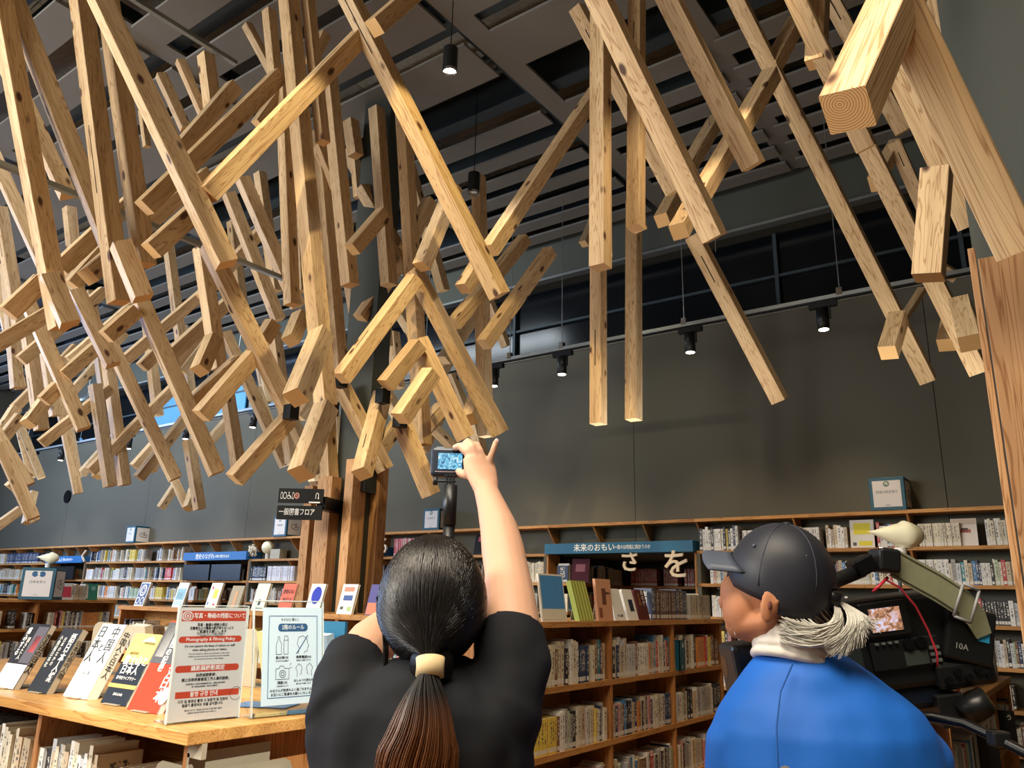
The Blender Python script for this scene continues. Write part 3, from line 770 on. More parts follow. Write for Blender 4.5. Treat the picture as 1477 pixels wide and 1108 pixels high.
def row(o, u, L, seed, where=None, pal=PAL, hr=(.17, .215), tr=(.012, .032), gaps=.04, runs=.3, d=.14, group=None, into=None):
    """books stood side by side from o along u (left to right as seen), spines towards -n. where=None joins them as one stuff row"""
    r = random.Random(seed); u = Vector(u).normalized(); n = Vector((-u.y, u.x, 0))   # n points into the shelf
    x = 0; i = 0; mb = MB() if where is None else None; ang = math.atan2(u.y, u.x)
    run = 0; p = None
    while x < L-.01:
        if r.random() < gaps: x += r.uniform(.03, .12); run = 0; continue
        if run <= 0:
            p = pick(r, pal); t = round(r.uniform(*tr)/.004)*.004; h = round(r.uniform(*hr)/.008)*.008
            run = r.choice((4, 6, 9)) if r.random() < runs*.25 else 1
        run -= 1
        if x+t > L: break
        v = r.uniform(.85, 1.12); c = tuple(min(1, q*v) for q in p[1]); back = r.choice((0, 0, .004, .01))
        P = Vector(o)+u*x+n*back
        if mb is not None:
            k = n*d
            mb.quadbox([P, P+u*t, P+u*t+k, P+k]+[q+Vector((0, 0, h)) for q in (P, P+u*t, P+u*t+k, P+k)], [0, 1, 0, 0, 0, 0], uvface=2, tint=c)
        else:
            ob = bpy.data.objects.new('book', book_mesh(t, h, d)); COL.objects.link(ob); ob.location = P; ob.rotation_euler = (0, 0, ang)
            ob.color = (c[0], c[1], c[2], 1)
            size = 'thick' if t >= .026 else 'slim' if t <= .014 else 'tall' if h > .2 else 'small' if h < .18 else 'upright'
            tag(ob, f'{size} {p[0]} book, {ordn(i)} {where}', 'book', group); NB[0] += 1
        i += 1; x += t+.0008
    if mb is not None and mb.f:
        ob = mb.build('book_row', [ROWC, PAGES]); stuff(ob); tag(ob, into[0], 'books', into[1] if len(into) > 1 else None); return ob

def case(name, lb, o, u, L, D, zs, bays, top=True, back=True, mat=None, group=None):
    """bookcase: o front left foot, u left to right, depth D into the shelf"""
    u = Vector(u).normalized(); n = Vector((-u.y, u.x, 0)); t = thing(name, lb, 'bookcase', o, math.atan2(u.y, u.x), group)
    H = max(zs)
    for z in zs: MB().box((-.01, -.01 if z == H else 0, z-.032), (L+.01, D, z)).build('shelf_board', SHELF, t)
    for k in range(bays+1):
        x = k*L/bays; x0 = min(max(x-.014, 0), L-.028)
        MB().box((x0, .004, 0), (x0+.028, D-.004, H-.032)).build('upright', SHELFZ, t)
    if back: MB().box((0, D/2-.008, 0), (L, D/2+.008, H-.032)).build('back_panel', SHELF, t)
    MB().box((0, .02, 0), (L, D-.02, .06)).build('plinth', SHELF, t)
    return t
# wall shelving along the back wall with three alcoves
ZS = [2.325, 2.01, 1.695, 1.385, 1.07, .76, .45]
ALC = [(-16.8, -15.35), (-12.05, -10.4), (-5.0, -3.24)]
runs_ = [(-19.9, -16.8), (-15.35, -12.05), (-10.4, -5.0), (-3.24, -.32)]
for k, (a, b) in enumerate(runs_):
    lb = ['wall shelving at the far left end of the room', 'wall shelving between the two left blue header signs', 'wall shelving behind the column and raised arm', 'wall shelving behind the man, ending at the plank post'][k]
    t = thing('wall_shelving', lb, 'shelving', (a, 7.56, 0), 0, 'shelving on the back wall')
    for z in ZS:
        MB().box((0, 0, z-.03), (b-a, .24, z)).build('shelf_board', SHELF, t)
        if z == ZS[0]: continue
    nn = max(2, round((b-a)/.86))
    for z in ZS:
        for i in range(nn+1):
            x = min(max(i*(b-a)/nn, .012), b-a-.012)
            bm = MB(); q = [(x-.009, .01, z-.03), (x+.009, .01, z-.03), (x+.009, .24, z-.03), (x-.009, .24, z-.03)]
            w_ = [(x-.009, .17, z-.2), (x+.009, .17, z-.2), (x+.009, .24, z-.2), (x-.009, .24, z-.2)]
            bm.quadbox(w_+q); bm.build('bracket', SHELFZ, t)
    MB().box((-.012, 0, 0), (.012, .24, ZS[1])).build('side_panel', SHELFZ, t); MB().box((b-a-.012, 0, 0), (b-a+.012, .24, ZS[1])).build('side_panel', SHELFZ, t)
for k, (a, b) in enumerate(ALC):
    t = thing('wall_shelf', ['bare top shelf bridging the far left alcove', 'bare top shelf bridging the alcove left of the column', 'bare top shelf over the centre right blue header'][k], 'shelf', (a, 7.56, 0))
    MB().box((0, 0, 2.295), (b-a, .24, 2.325)).build('shelf_board', SHELF, t)
    for x in ((b-a)*.33, (b-a)*.67):
        bm = MB(); bm.quadbox([(x-.009, .17, 2.125), (x+.009, .17, 2.125), (x+.009, .24, 2.125), (x-.009, .24, 2.125), (x-.009, .01, 2.295), (x+.009, .01, 2.295), (x+.009, .24, 2.295), (x-.009, .24, 2.295)]); bm.build('bracket', SHELFZ, t)
sd = 100
def wrow(a, b, zi, **k):
    global sd; sd += 1
    where = k.pop('where', None); lb = k.pop('lb', None)
    row((a, 7.575, ZS[zi]), (1, 0, 0), b-a, sd, where, into=(lb or 'row of mixed books on the back wall shelving', 'book rows on the back wall'), **k)
# alcoves
for k, (a, b) in enumerate(ALC):
    t = thing('alcove_shelving', ['shelves inside the leftmost wall alcove', 'shelves inside the alcove left of the column', 'shelves inside the alcove behind the blue header sign at centre right'][k], 'shelving', (a, 7.8, 0))
    W = b-a
    if k < 2: MB().box((0, -.24, 1.665), (W, .0, 1.695)).build('shelf_board', SHELF, t)
    MB().box((-.05, -.24, 0), (-.0, 1.5, 2.0)).build('side_wall', WALL, t); MB().box((W, -.24, 0), (W+.05, 1.5, 2.0)).build('side_wall', WALL, t)
    MB().box((-.05, 1.4, 0), (W+.05, 1.46, 2.0)).build('rear_wall', WALLUP, t); MB().box((-.05, -.04, 1.99), (W+.05, 1.5, 2.0)).build('soffit', WALLUP, t)
    for z in ZS[2:]:
        MB().box((0, -.2, z-.03), (.24, 1.15, z)).build('shelf_board', SHELFY, t); MB().box((0, 1.16, z-.03), (W, 1.4, z)).build('shelf_board', SHELF, t)
    for i, z in enumerate(ZS[2:5]):
        row((a+.235, 7.62, z), (0, 1, 0), 1.25, 300+k*10+i, into=('books on the receding side shelf of a wall alcove', 'book rows in the alcoves'), gaps=.08)
        row((a+.3, 8.97, z), (1, 0, 0), W-.35, 330+k*10+i, into=('books at the back of a wall alcove', 'book rows in the alcoves'), gaps=.08, pal=[('red', (.4, .07, .04), 1)] if (k == 2 and i == 0) else PAL, hr=(.2, .21) if (k == 2 and i == 0) else (.17, .215))
    hd = thing('header_sign', ['blue header sign over the far left alcove', 'blue header sign over the alcove left of the column', 'blue header sign over the centre right alcove'][k], 'sign', (a, 7.5, 2.0))
    MB().box((0, 0, 0), (W, .28, .125 if k < 2 else .11)).build('sign_board', TEAL if k == 2 else flat('header_blue', '2a6aa8', .5, noise=.03), hd)
    text(['調べてみよう', '歴史のながれ', '未来のおもい'][k], hd, fm(frame((0, 0, 0), (1, 0, 0), (0, 0, 1)), W*.36, .055, .001), .085, WINK, maxw=.5, bold=.0008)
    text(['〜地域の資料を探す〜', '〜人類の歴史を辿る', '〜我々は何処に向かうのか'][k], hd, fm(frame((0, 0, 0), (1, 0, 0), (0, 0, 1)), W*.62, .055, .001), .05, WINK, maxw=.42, bold=.0005)
text('ライブラリー１', bpy.data.objects['wall_back'], fm(frame((-4.45, 7.8, 2.19), (1, 0, 0), (0, 0, 1)), 0, 0, .002), .07, GREYI, maxw=.55)

CR_ = 'from left on shelf behind the man'
G1 = 'books on the wall shelf behind the man'
# right wall, second shelf (individual books)
row((-3.2, 7.575, 2.01), (1, 0, 0), .42, 11, 'from left beside the blue header sign', group=G1, gaps=0, tr=(.02, .036), hr=(.2, .24), pal=[PAL[5], PAL[1], PAL[4], PAL[8], PAL[10], PAL[6]])
row((-2.76, 7.575, 2.01), (1, 0, 0), .72, 12, CR_+', first bay', group=G1, gaps=0, tr=(.014, .024), hr=(.18, .2), pal=PB)
row((-1.98, 7.575, 2.01), (1, 0, 0), .2, 13, CR_+', beside the yellow magazine', group=G1, gaps=0, pal=PB)
row((-1.55, 7.575, 2.01), (1, 0, 0), .3, 14, CR_+', right of the yellow magazine', group=G1, gaps=0)
row((-1.22, 7.575, 2.01), (1, 0, 0), .32, 15, CR_+', in even cream set', group=G1, gaps=0, pal=[PAL[0]], tr=(.02, .021), hr=(.192, .193))
row((-.72, 7.575, 2.01), (1, 0, 0), .24, 16, CR_+', against the plank post', group=G1, gaps=0, pal=PB, hr=(.2, .22))
wrow(-3.1, -.4, 2, lb='mixed books on the third wall shelf behind the man', gaps=.0)
wrow(-3.1, -2.3, 3, lb='pale books on the fourth wall shelf left of the man', gaps=.0, pal=PB)
wrow(-2.2, -.4, 3, lb='books on the fourth wall shelf beside the camera'); wrow(-3.1, -.4, 4, lb='books on the fifth wall shelf beside the camera'); wrow(-3.1, -.4, 5, lb='books on the low wall shelf beside the plank post')
wrow(-3.1, -.4, 6, lb='books on the lowest wall shelf')
# middle
wrow(-7.4, -6.7, 1, pal=[('pink', (.55, .13, .16), 3), ('cream', (.66, .6, .46), 1)], lb='pink magazines on the wall shelf behind the head', gaps=0, tr=(.012, .016), hr=(.22, .23))
wrow(-8.2, -7.7, 2, lb='red and grey books under the small blue sign', pal=[PAL[6], PAL[2]]); wrow(-7.6, -5.9, 2, lb='dark books on the wall shelf behind the head', pal=PD, gaps=.2)
wrow(-5.75, -5.05, 2, lb='white spined books on the wall shelf right of the raised arm', pal=PB, gaps=0, hr=(.2, .25)); wrow(-8.2, -5.1, 3, lb='books hidden low behind the head')
# left of the column
wrow(-9.95, -9.35, 2, pal=[('white', (.7, .68, .72), 1)], lb='white set with pink heads on the wall shelf left of the column', gaps=0, hr=(.2, .21), tr=(.02, .024)); wrow(-10.35, -9.98, 2, pal=[PAL[4], PAL[5]], lb='black spined set on the wall shelf left of the column', gaps=0, tr=(.03, .034), hr=(.2, .21))
wrow(-13.0, -12.2, 1, lb='books right of the second sign cube', gaps=.3); wrow(-15.2, -13.3, 1, lb='scattered books under the far left sign cube', gaps=.35)
wrow(-15.3, -12.2, 2, lb='mixed books on the third wall shelf, far left', gaps=.03); wrow(-19.8, -18.8, 1, lb='cream books at the far left end of the top shelf', pal=PB); wrow(-18.7, -17.3, 1, pal=[PAL[5]], gaps=0, tr=(.03, .034), hr=(.2, .21), lb='dark blue encyclopedia set, far left')
wrow(-19.8, -17.0, 2, lb='white spined books on the third shelf, far left', pal=PB, gaps=.03)
for a, b in ((-19.8, -16.9), (-15.3, -12.1), (-10.3, -8.4)):
    wrow(a, b, 3, lb='books on the fourth wall shelf, left part'); wrow(a, b, 4, lb='books on the fifth wall shelf, left part')

def faceout(lb, o, yaw, w, h, t, lean, col, art=None, cat='book', rest=True, group=None):
    """a book standing face out, leaning back on a bookstand; o = bottom centre of the cover"""
    B_ = thing('display_book', lb, cat, o, yaw, group)
    q = Matrix.Rotation(-lean, 4, 'X')
    c = flat('cover_print', col, .6, noise=.04, spec=.2)
    for nm, a, b, mt in (('pages', (-w/2+.001, .002, .002), (w/2-.004, t-.002, h-.002), PAGES), ('front_cover', (-w/2, 0, 0), (w/2, .002, h), c), ('back_cover', (-w/2, t-.002, 0), (w/2, t, h), c), ('spine', (-w/2-.001, 0, 0), (-w/2+.001, t, h), c)):
        if nm == 'spine' and art == 'spine_right': a, b = (w/2-.001, 0, 0), (w/2+.001, t, h)
        ob = MB().box(a, b).build(nm, mt, B_); ob.matrix_local = q
    if rest:
        s = MB(); s.obox((-.03, t+.003, 0), (.06, 0, 0), (0, .002, 0), (0, sin(lean)*h*.75, cos(lean)*h*.75)); s.box((-.03, t, 0), (.03, t+.07, .002)); s.obox((-.03, t+.07, 0), (.06, 0, 0), (0, .002, 0), (0, -.03, h*.5)); s.build('bookstand', BEIGE, B_)
    return B_, q @ frame((0, -.0005, 0), (1, 0, 0), (0, 0, 1))

# island bookcase right of centre (shelves face right), and its near twin with the display books
YA = 3.55; isl = case('island_bookcase', 'low timber island bookcase full of books between the two people', (-2.563, YA+.15, 0), (0, 1, 0), 2.75, .62, [1.385, 1.035, .69, .35], 3)
isl2 = case('island_bookcase', 'low timber bookcase behind the woman, its end hidden by her', (-6.8, 3.7, 0), (1, 0, 0), 3.6, .45, [1.385, 1.035, .69, .35], 4)
G2 = 'books in the island bookcase'
bay = 2.75/3
for zi, z, sh in ((1, 1.035, 'upper shelf'), (2, .69, 'middle shelf')):
    for b_ in range(3):
        y0 = YA+.15+b_*bay+.03
        wh = ['near bay', 'middle bay', 'far bay'][b_]
        row((-2.575, y0, z), (0, 1, 0), bay-.07, 40+zi*3+b_, f'from the left, {wh} of island {sh}', group=G2, gaps=.01, runs=.25, tr=(.016, .034), hr=(.18, .25) if zi == 1 else (.18, .215), pal=PAL)
for b_ in range(3):
    row((-2.575, YA+.18+b_*bay, .35), (0, 1, 0), bay-.07, 60+b_, into=('books on the lowest visible shelf of the island bookcase', 'low island book rows'), gaps=.02)
# blue divider boxes with a letter
for (y, z, ch, lb) in ((3.74, 1.035, 'か', 'dark blue divider box with a white hiragana at the near end of the island shelf'), (5.58, 1.035, 'お', 'dark blue divider box at the far bay of the island shelf')):
    t = thing('shelf_divider', lb, 'divider', (-2.545, y, z)); MB().box((-.15, 0, 0), (0, .012, .21)).build('divider_plate', TEALD, t); MB().box((-.003, 0, 0), (0, .1, .21)).build('divider_face', TEALD, t)
    m_ = frame((0, .05, 0), (0, 1, 0), (0, 0, 1)); text(ch, t, fm(m_, .015, .17, .001), .04, WINK); text('と', t, fm(m_, .0, .025, .001), .03, WINK)
# things standing on top of the island
G3 = 'books on top of the island bookcase'
zt = 1.385
row((-2.6, 5.28, zt), (0, 1, 0), .62, 71, 'from left in the dark gilt set on the island top', group=G3, gaps=0, tr=(.03, .034), hr=(.21, .215), pal=[('brown', (.13, .07, .05), 2), ('navy', (.05, .07, .13), 2)])
row((-2.6, 5.93, zt), (0, 1, 0), .42, 72, 'from left in the cased beige set on the island top', group=G3, gaps=0, tr=(.04, .042), hr=(.18, .19), pal=[('beige', (.5, .45, .34), 1)])
DY = R_(90)
def art_rects(B_, m, items):
    for (x0, y0, x1, y1, mt) in items:
        b = MB(); rect2(b, x0, y0, x1, y1); ob = b.build('cover_art', mt, B_); ob.matrix_local = m @ Matrix.Translation((0, 0, .0008))
C_ = lambda h: flat('print_'+h, h, .5, noise=.08, nscale=40)
B_, m_ = faceout('sky blue photo book propped on the island top right of the arm', (-2.6, 4.02, zt), DY, .26, .27, .012, R_(8), 'e6e0d4')
art_rects(B_, m_, [(-.12, .07, .12, .26, C_('4a8cc8')), (-.12, .01, .12, .07, C_('d8d4c4'))])
B_, m_ = faceout('white book with red band right beside the arm on the island top', (-2.6, 3.78, zt), DY, .16, .24, .014, R_(14), 'ddd8cc')
art_rects(B_, m_, [(-.06, .1, .05, .17, C_('b4343c'))])
B_, m_ = faceout('green striped books propped on the island top', (-2.6, 4.38, zt), DY, .17, .25, .035, R_(16), '8f9a4a')
art_rects(B_, m_, [(-.07+i*.035, .005, -.058+i*.035, .245, C_('c9cf6e')) for i in range(5)])
B_, m_ = faceout('pink book with brown leaf print on the island top', (-2.6, 4.62, zt), DY, .19, .26, .02, R_(6), 'cf9a7a'); art_rects(B_, m_, [(-.03, .1, .02, .2, C_('6b3f2c')), (-.08, .02, -.04, .08, C_('8a5238'))])
text('絵本の', B_, fm(m_, .05, .17, .001), .02, INK, maxw=.06)
B_, m_ = faceout('plain white novel propped on the island top', (-2.6, 4.82, zt), DY, .14, .21, .02, R_(16), 'e4e4de'); text('炎と太陽', B_, fm(m_, 0, .03, .001), .018, INK)
B_, m_ = faceout('white book with dark night window picture on the island top', (-2.6, 5.0, zt), DY, .14, .21, .02, R_(16), 'e9e7df'); art_rects(B_, m_, [(-.02, .06, .04, .14, C_('1b2340'))])
B_, m_ = faceout('maroon book with white brush characters on the island top', (-2.6, 5.17, zt), DY, .14, .21, .022, R_(14), '5a2a26'); text('鳥\nの\nゲ', B_, fm(m_, .03, .15, .001), .04, WINK); text('火\nの\n鳥', B_, fm(m_, -.03, .14, .001), .03, C_('c08a50'))
# display books on the near case top (behind the signs)
DX = 0.0
xs = [-6.62, -6.05, -5.6, -5.32, -5.02, -4.72, -4.42, -4.1, -3.83]
labs = ['blue and white ring patterned book', 'pale blue book with trees', 'white doodle book with a yellow square', 'beige bookstand with a wooden figure', 'pale green book with a white bottle', 'coral red book with brush lettering', 'white book with a deep blue circle', 'white picture magazine with small blue art', 'purple book with orange hill']
cols = ['e9eef2', 'dfe8ea', 'f0efe6', 'a89f88', 'dfe5da', 'd9705c', 'eef0f2', 'f0efe8', '5d5a94']
for k, (x, lb, c) in enumerate(zip(xs, labs, cols)):
    h = .2 if k != 3 else .18
    B_, m_ = faceout(lb+' on the case behind the signs', (x, 3.76, zt), R_(-2), .15, h, .018, R_(14), c, art='spine_right' if k < 3 else None)
    if k == 0: art_rects(B_, m_, [(-.065, .01, .065, .19, C_('24407a'))]); b = MB(); [ring2(b, cx, cy, r, r, .3, z=.001) for cx, cy, r in ((0, .13, .05), (0, .13, .025), (-.035, .045, .03), (.035, .045, .03))]; o = b.build('cover_art', WHITE, B_); o.matrix_local = m_ @ Matrix.Translation((0, 0, .001))
    if k == 1: art_rects(B_, m_, [(-.06, .06, .06, .15, C_('8cb8c8')), (-.06, .02, .06, .05, C_('b8d4dc'))]+[(-.04+i*.02, .07, -.034+i*.02, .12, C_('3a5a66')) for i in range(4)])
    if k == 2: art_rects(B_, m_, [(-.01, .08, .045, .15, C_('e6e23a')), (-.06, .03, -.04, .05, C_('5a7ab8')), (-.05, .15, -.03, .17, C_('c05a50')), (.02, .02, .05, .04, C_('c84848'))])
    if k == 3: art_rects(B_, m_, [(-.02, .0, .02, .14, C_('c99a66'))])
    if k == 4: art_rects(B_, m_, [(.02, .03, .05, .17, C_('f6f6f2')), (-.01, .04, .02, .08, C_('3b4436')), (-.06, .015, .06, .02, C_('3b4436'))])
    if k == 5: text('かわいい', B_, fm(m_, 0, .14, .001), .04, INK, maxw=.12, bold=.001); text('ねじん', B_, fm(m_, .01, .08, .001), .04, INK, maxw=.11, bold=.001)
    if k == 6: b = MB(); disc2(b, .005, .12, .05, .06); o = b.build('cover_art', C_('1a2fb4'), B_); o.matrix_local = m_ @ Matrix.Translation((0, 0, .001))
    if k == 7: art_rects(B_, m_, [(-.05, .15, .05, .18, C_('d98a70')), (-.04, .09, .05, .125, C_('3f5a9c')), (.02, .02, .06, .05, C_('a8c080')), (-.05, .03, -.02, .05, C_('4a5a4a'))])
    if k == 8: art_rects(B_, m_, [(-.07, .005, .07, .08, C_('e0825c')), (0, .17, .02, .185, C_('e8e070'))]); text('夜\nの\n本', B_, fm(m_, .02, .13, .001), .018, WINK)
for k, (a, b) in enumerate(((-6.72, -6.2), (-5.9, -4.4), (-4.3, -3.35))):
    row((a, 3.71, 1.035), (1, 0, 0), b-a, 80+k, into=(['few books in the left bay behind the table signs', 'books behind the table signs', 'bright spined books left of the woman'][k],), gaps=.02, hr=(.18, .24))
    row((a, 3.71, .69), (1, 0, 0), b-a, 90+k, into=('books low behind the table signs',))

# far left island
isl3 = case('island_bookcase', 'far left low bookcase beyond the display table', (-10.3, 1.8, 0), (0, 1, 0), 3.75, .5, [1.385, 1.05, .7, .35], 4)
for k in range(4):
    row((-10.31, 1.84+k*.9375, 1.05), (0, 1, 0), .86, 110+k, into=('books in the far left low bookcase', 'rows in the far left bookcase'), gaps=.08)
    row((-10.31, 1.84+k*.9375, .7), (0, 1, 0), .86, 120+k, into=('books in the far left low bookcase', 'rows in the far left bookcase'))
far = [(3.98, 'f2ee6a', 'yellow-green patterned magazine at the far left on the low case'), (4.95, 'e05a6a', 'white book with a pink square on the far left case'), (5.25, '3f8a78', 'green picture book on the far left case'), (4.75, 'a89f88', 'beige bookend with a yellow sticker on the far left case')]
for k, (y, c, lb) in enumerate(far):
    B_, m_ = faceout(lb, (-10.36, y, zt), DY, .16, .2, .015, R_(10), 'e8e6e0' if k == 1 else c)
    if k == 1: art_rects(B_, m_, [(-.05, .03, .05, .16, C_('d8485c'))])
    if k == 3: art_rects(B_, m_, [(-.01, .0, .05, .09, C_('d8b04a'))])
    if k == 0: art_rects(B_, m_, [(-.07+i*.03, .01+j*.04+(i % 2)*.02, -.055+i*.03, .03+j*.04+(i % 2)*.02, C_('5c6a3c')) for i in range(5) for j in range(4)])
    if k == 2: art_rects(B_, m_, [(-.07, .02, -.04, .18, C_('e6e6dc')), (0, .12, .05, .17, C_('8cc4b8'))])
row((-10.36, 5.0, zt), (0, 1, 0), .2, 131, into=('a few pale books on the far left low case',), pal=PB)

# right island, shelves running towards the back wall
isl4 = case('island_bookcase', 'low bookcase behind the video camera at the right', (-.62, 4.1, 0), (0, 1, 0), 2.65, .42, [1.06, .7, .35], 3)
for k in range(3):
    row((-.68, 4.15+k*.883, 1.06), (0, 1, 0), .82, 140+k, into=('cream spined books on the bookcase beside the video camera', 'rows beside the video camera'), pal=PB+[PAL[4], PAL[6]], gaps=0, hr=(.2, .24))
    row((-.63, 4.15+k*.883, .7), (0, 1, 0), .82, 150+k, into=('books on the lower shelf beside the video camera', 'rows beside the video camera'), gaps=.02, hr=(.18, .22))
for y, z, ch in ((4.95, .7, 'い'), (5.9, .7, 'う')):
    t = thing('shelf_divider', f'black divider plate with hiragana {"beside the curved arm" if ch == "い" else "next to the plank post"} at the right edge', 'divider', (-.6, y, z)); MB().box((-.1, 0, 0), (.06, .006, .22)).build('divider_plate', BLACK, t)
    text(ch, t, fm(frame((0, 0, 0), (1, 0, 0), (0, 0, 1)), .03, .18, .001), .035, WINK)

# blue framed sign cubes and their kind
def cube(o, s, lb, title, yaw=0, logos=False, sw=.03):
    t = thing('sign_cube', lb, 'sign cube', o, yaw, None)
    MB().box((-s/2, -s/2, 0), (s/2, s/2, s)).build('box', TEALD, t, bevel=.004)
    for k in range(4):
        q = Matrix.Rotation(k*pi/2, 4, 'Z') @ frame((0, -s/2, 0), (1, 0, 0), (0, 0, 1))
        b = MB(); b.box((-s/2+sw, sw, 0), (s/2-sw, s-sw, .003)); p = b.build('face_panel', PAPER, t); p.matrix_local = q
        if k == 0:
            text(title, t, fm(q, 0, s*.55, .004), s*.1, GREYI, maxw=s*.6)
            b = MB(); disc2(b, 0, s*.8, s*.09, s*.09)
            if logos: b = MB(); disc2(b, -s*.11, s*.8, s*.09, s*.09); disc2(b, s*.11, s*.8, s*.09, s*.09)
            p = b.build('round_logo', BLUEP if logos else flat('logo_green', '7d8c78', .6), t); p.matrix_local = q @ Matrix.Translation((0, 0, .004))
            b = MB(); line2(b, [(-s*.05, s*.8), (0, s*.84), (s*.02, s*.78), (s*.05, s*.8)], s*.02); p = b.build('logo_mark', WINK, t); p.matrix_local = q @ Matrix.Translation((s*.0, 0, .0045))
            b = MB(); line2(b, [(-.02, s*.14), (0, s*.17), (.02, s*.14)], .004); p = b.build('small_mark', GREYI, t); p.matrix_local = q @ Matrix.Translation((0, 0, .004))
        else:
            b = MB(); pts = [(-.22, .5), (-.12, .62), (0, .58), (.1, .66), (.05, .5), (.24, .52), (.22, .36), (.05, .34), (-.05, .42), (-.14, .38), (-.22, .5)]
            line2(b, [(x*s, y*s) for x, y in pts], s*.025); line2(b, [(-.02*s, .5*s), (.14*s, .44*s)], s*.025); p = b.build('bird_emblem', INK, t); p.matrix_local = q @ Matrix.Translation((0, 0, .004))
    return t
cube((-1.43, 7.70, 2.325), .29, 'blue framed sign cube standing on the wall shelf right of the man', '社会と向き合う')
cube((-6.77, 7.70, 2.325), .27, 'blue framed sign cube beside the camera pole on the top shelf', 'ものがたり')
cube((-9.72, 7.69, 2.325), .3, 'blue framed sign cube on the top shelf left of the guide sign', '世界の国')
cube((-13.85, 7.69, 2.325), .3, 'smallest blue framed sign cube on the far left of the top shelf', '暮らし')
cube((-10.15, 4.55, zt), .36, 'blue framed sign cube with two round logos on the far left low case', '日本を学ぶ', R_(48), True, .035)
cube((-.98, 5.6, 1.06), .36, 'sign cube with two blue logos mostly hidden behind the video camera', '日本を学ぶ', R_(20), True)
def bird(o, s, yaw, lb, eyes=True):
    t = thing('bird_ornament', lb, 'bird ornament', o, yaw)
    def drop(q):
        k = (q.x/s+1)/2; w = max(.02, (1-k)**.9*1.25) if k > .35 else 1
        return (q.x*1.15, q.y*min(1, w*1.0), q.z*min(1, w)+(.18*s*max(0, k-.4)))
    MB().ell((0, 0, s*.9), (s, s*.62, s*.62), 28, 18, f=drop).build('body', CREAM, t, True)
    MB().tube([(-.02, 0, 0), (-.02, 0, s*.4)], s*.22, 14).build('foot', WHITE, t)
    if eyes:
        MB().ell((-s*.75, -s*.42, s*1.0), (.006, .006, .006)).build('eye', INK, t); MB().ell((-s*.9, -s*.34, s*.86), (.012, .008, .008)).build('cheek', C_('e0a08a'), t)
    return t
bird((-10.15, 4.55, zt+.37), .12, YAW+pi, 'white bird ornament with a pointed tail on the far left sign cube')
bird((-.82, 4.42, 1.745), .125, YAW+pi, 'large cream bird ornament above the video camera', False)
MB_ = thing('tall_block_stand', 'slim rod stand carrying the large cream bird ornament', 'stand', (-.82, 4.42, 1.06)); MB().tube([(0, 0, 0), (0, 0, .685)], .008, 10).build('stand_rod', STEEL, MB_); MB().box((-.05, -.05, 0), (.05, .05, .01)).build('stand_base', STEEL, MB_)
t = thing('globe_ornament', 'round cream ornament on the top shelf left of the column', 'ornament', (-10.05, 7.62, 2.01)); MB().ell((0, 0, .17), (.095, .095, .095), 24, 16).build('ball', CREAM, t, True); MB().tube([(0, 0, 0), (0, 0, .08)], .03, 12).build('foot', WHITE, t); MB().box((.1, -.03, 0), (.32, .1, .14)).build('block', BEIGE, t)
for ch, o, s, lb in (('ぬ', (-10.33, 7.55, 2.12), .22, 'white wooden hiragana letter on the shelf left of the column'), ('る', (-7.56, 7.52, 2.13), .24, 'white wooden hiragana letter on the shelf left of the woman’s head'), ('を', (-3.42, 7.5, 1.86), .3, 'white wooden hiragana letter hanging before the shelf left of the cap'),
                     ('さ', (-3.95, 7.52, 1.9), .24, 'pale hiragana letter standing at the alcove edge'), ('く', (-15.3, 7.5, 2.1), .24, 'pale wooden letter at the right end of the far left header sign')):
    q = text_mesh(ch, s, 'CENTER', .012, .004); ob = bpy.data.objects.new('wooden_letter', q); COL.objects.link(ob); q.materials.clear(); q.materials.append(WLET)
    ob.matrix_world = frame(o, (1, 0, 0), (0, 0, 1)); tag(ob, lb, 'letter')
B_, m_ = faceout('yellow and white magazine face out on the shelf right of the cap', (-1.68, 7.6, 2.01), 0, .2, .25, .012, R_(6), 'e4e2da', rest=False); art_rects(B_, m_, [(-.07, .12, .07, .22, C_('e0d428')), (-.03, .02, .08, .06, C_('e0d428')), (-.08, .02, -.05, .05, C_('555555'))])
B_, m_ = faceout('pale picture book on a wire stand near the post', (-.88, 7.6, 2.01), 0, .19, .23, .012, R_(8), 'e6ddd6'); art_rects(B_, m_, [(-.09, .18, .09, .225, C_('c9b7a4')), (-.05, .11, .05, .14, C_('b06a5c')), (-.02, .12, .03, .15, C_('44384a'))])
for x0, x1, z, lb in ((-12.0, -11.3, 1.695, 'black flat display board under the left blue header'), (-11.25, -10.5, 1.695, 'second black display board under the left blue header'), (-16.6, -15.6, 1.695, 'black display board under the far left header')):
    tag(MB().box((x0, 7.5, z), (x1, 7.54, z+.24)).build('display_board', BLACK), lb, 'board')
t = thing('sign_box', 'small blue sign box at the shelf end right of the raised arm', 'sign', (-5.85, 7.6, 2.02)); MB().box((0, 0, 0), (.25, .12, .1)).build('box', TEAL, t)
t = thing('sign_box', 'blue sign box on the shelf left of the white hiragana letter', 'sign', (-8.2, 7.5, 2.012)); MB().box((0, 0, 0), (.68, .2, .12)).build('box', flat('header_blue', '2a6aa8', .5), t)
t = thing('sign_box', 'small blue sign box at the shelf end beside the column', 'sign', (-9.0, 7.6, 2.012)); MB().box((-.25, 0, 0), (0, .12, .12)).build('box', flat('header_blue', '2a6aa8', .5), t)
B_, m_ = faceout('black magazine with pink picture on the shelf left of the raised arm', (-6.05, 7.66, 2.01), 0, .2, .26, .012, R_(12), '1e1a1c'); art_rects(B_, m_, [(-.05, .17, .06, .23, C_('b0485c'))])
B_, m_ = faceout('dark red book standing face out under the blue header', (-4.62, 7.62, 1.695), 0, .22, .26, .014, R_(8), '4a1420'); art_rects(B_, m_, [(-.06, .12, .06, .2, C_('8a4a52'))])
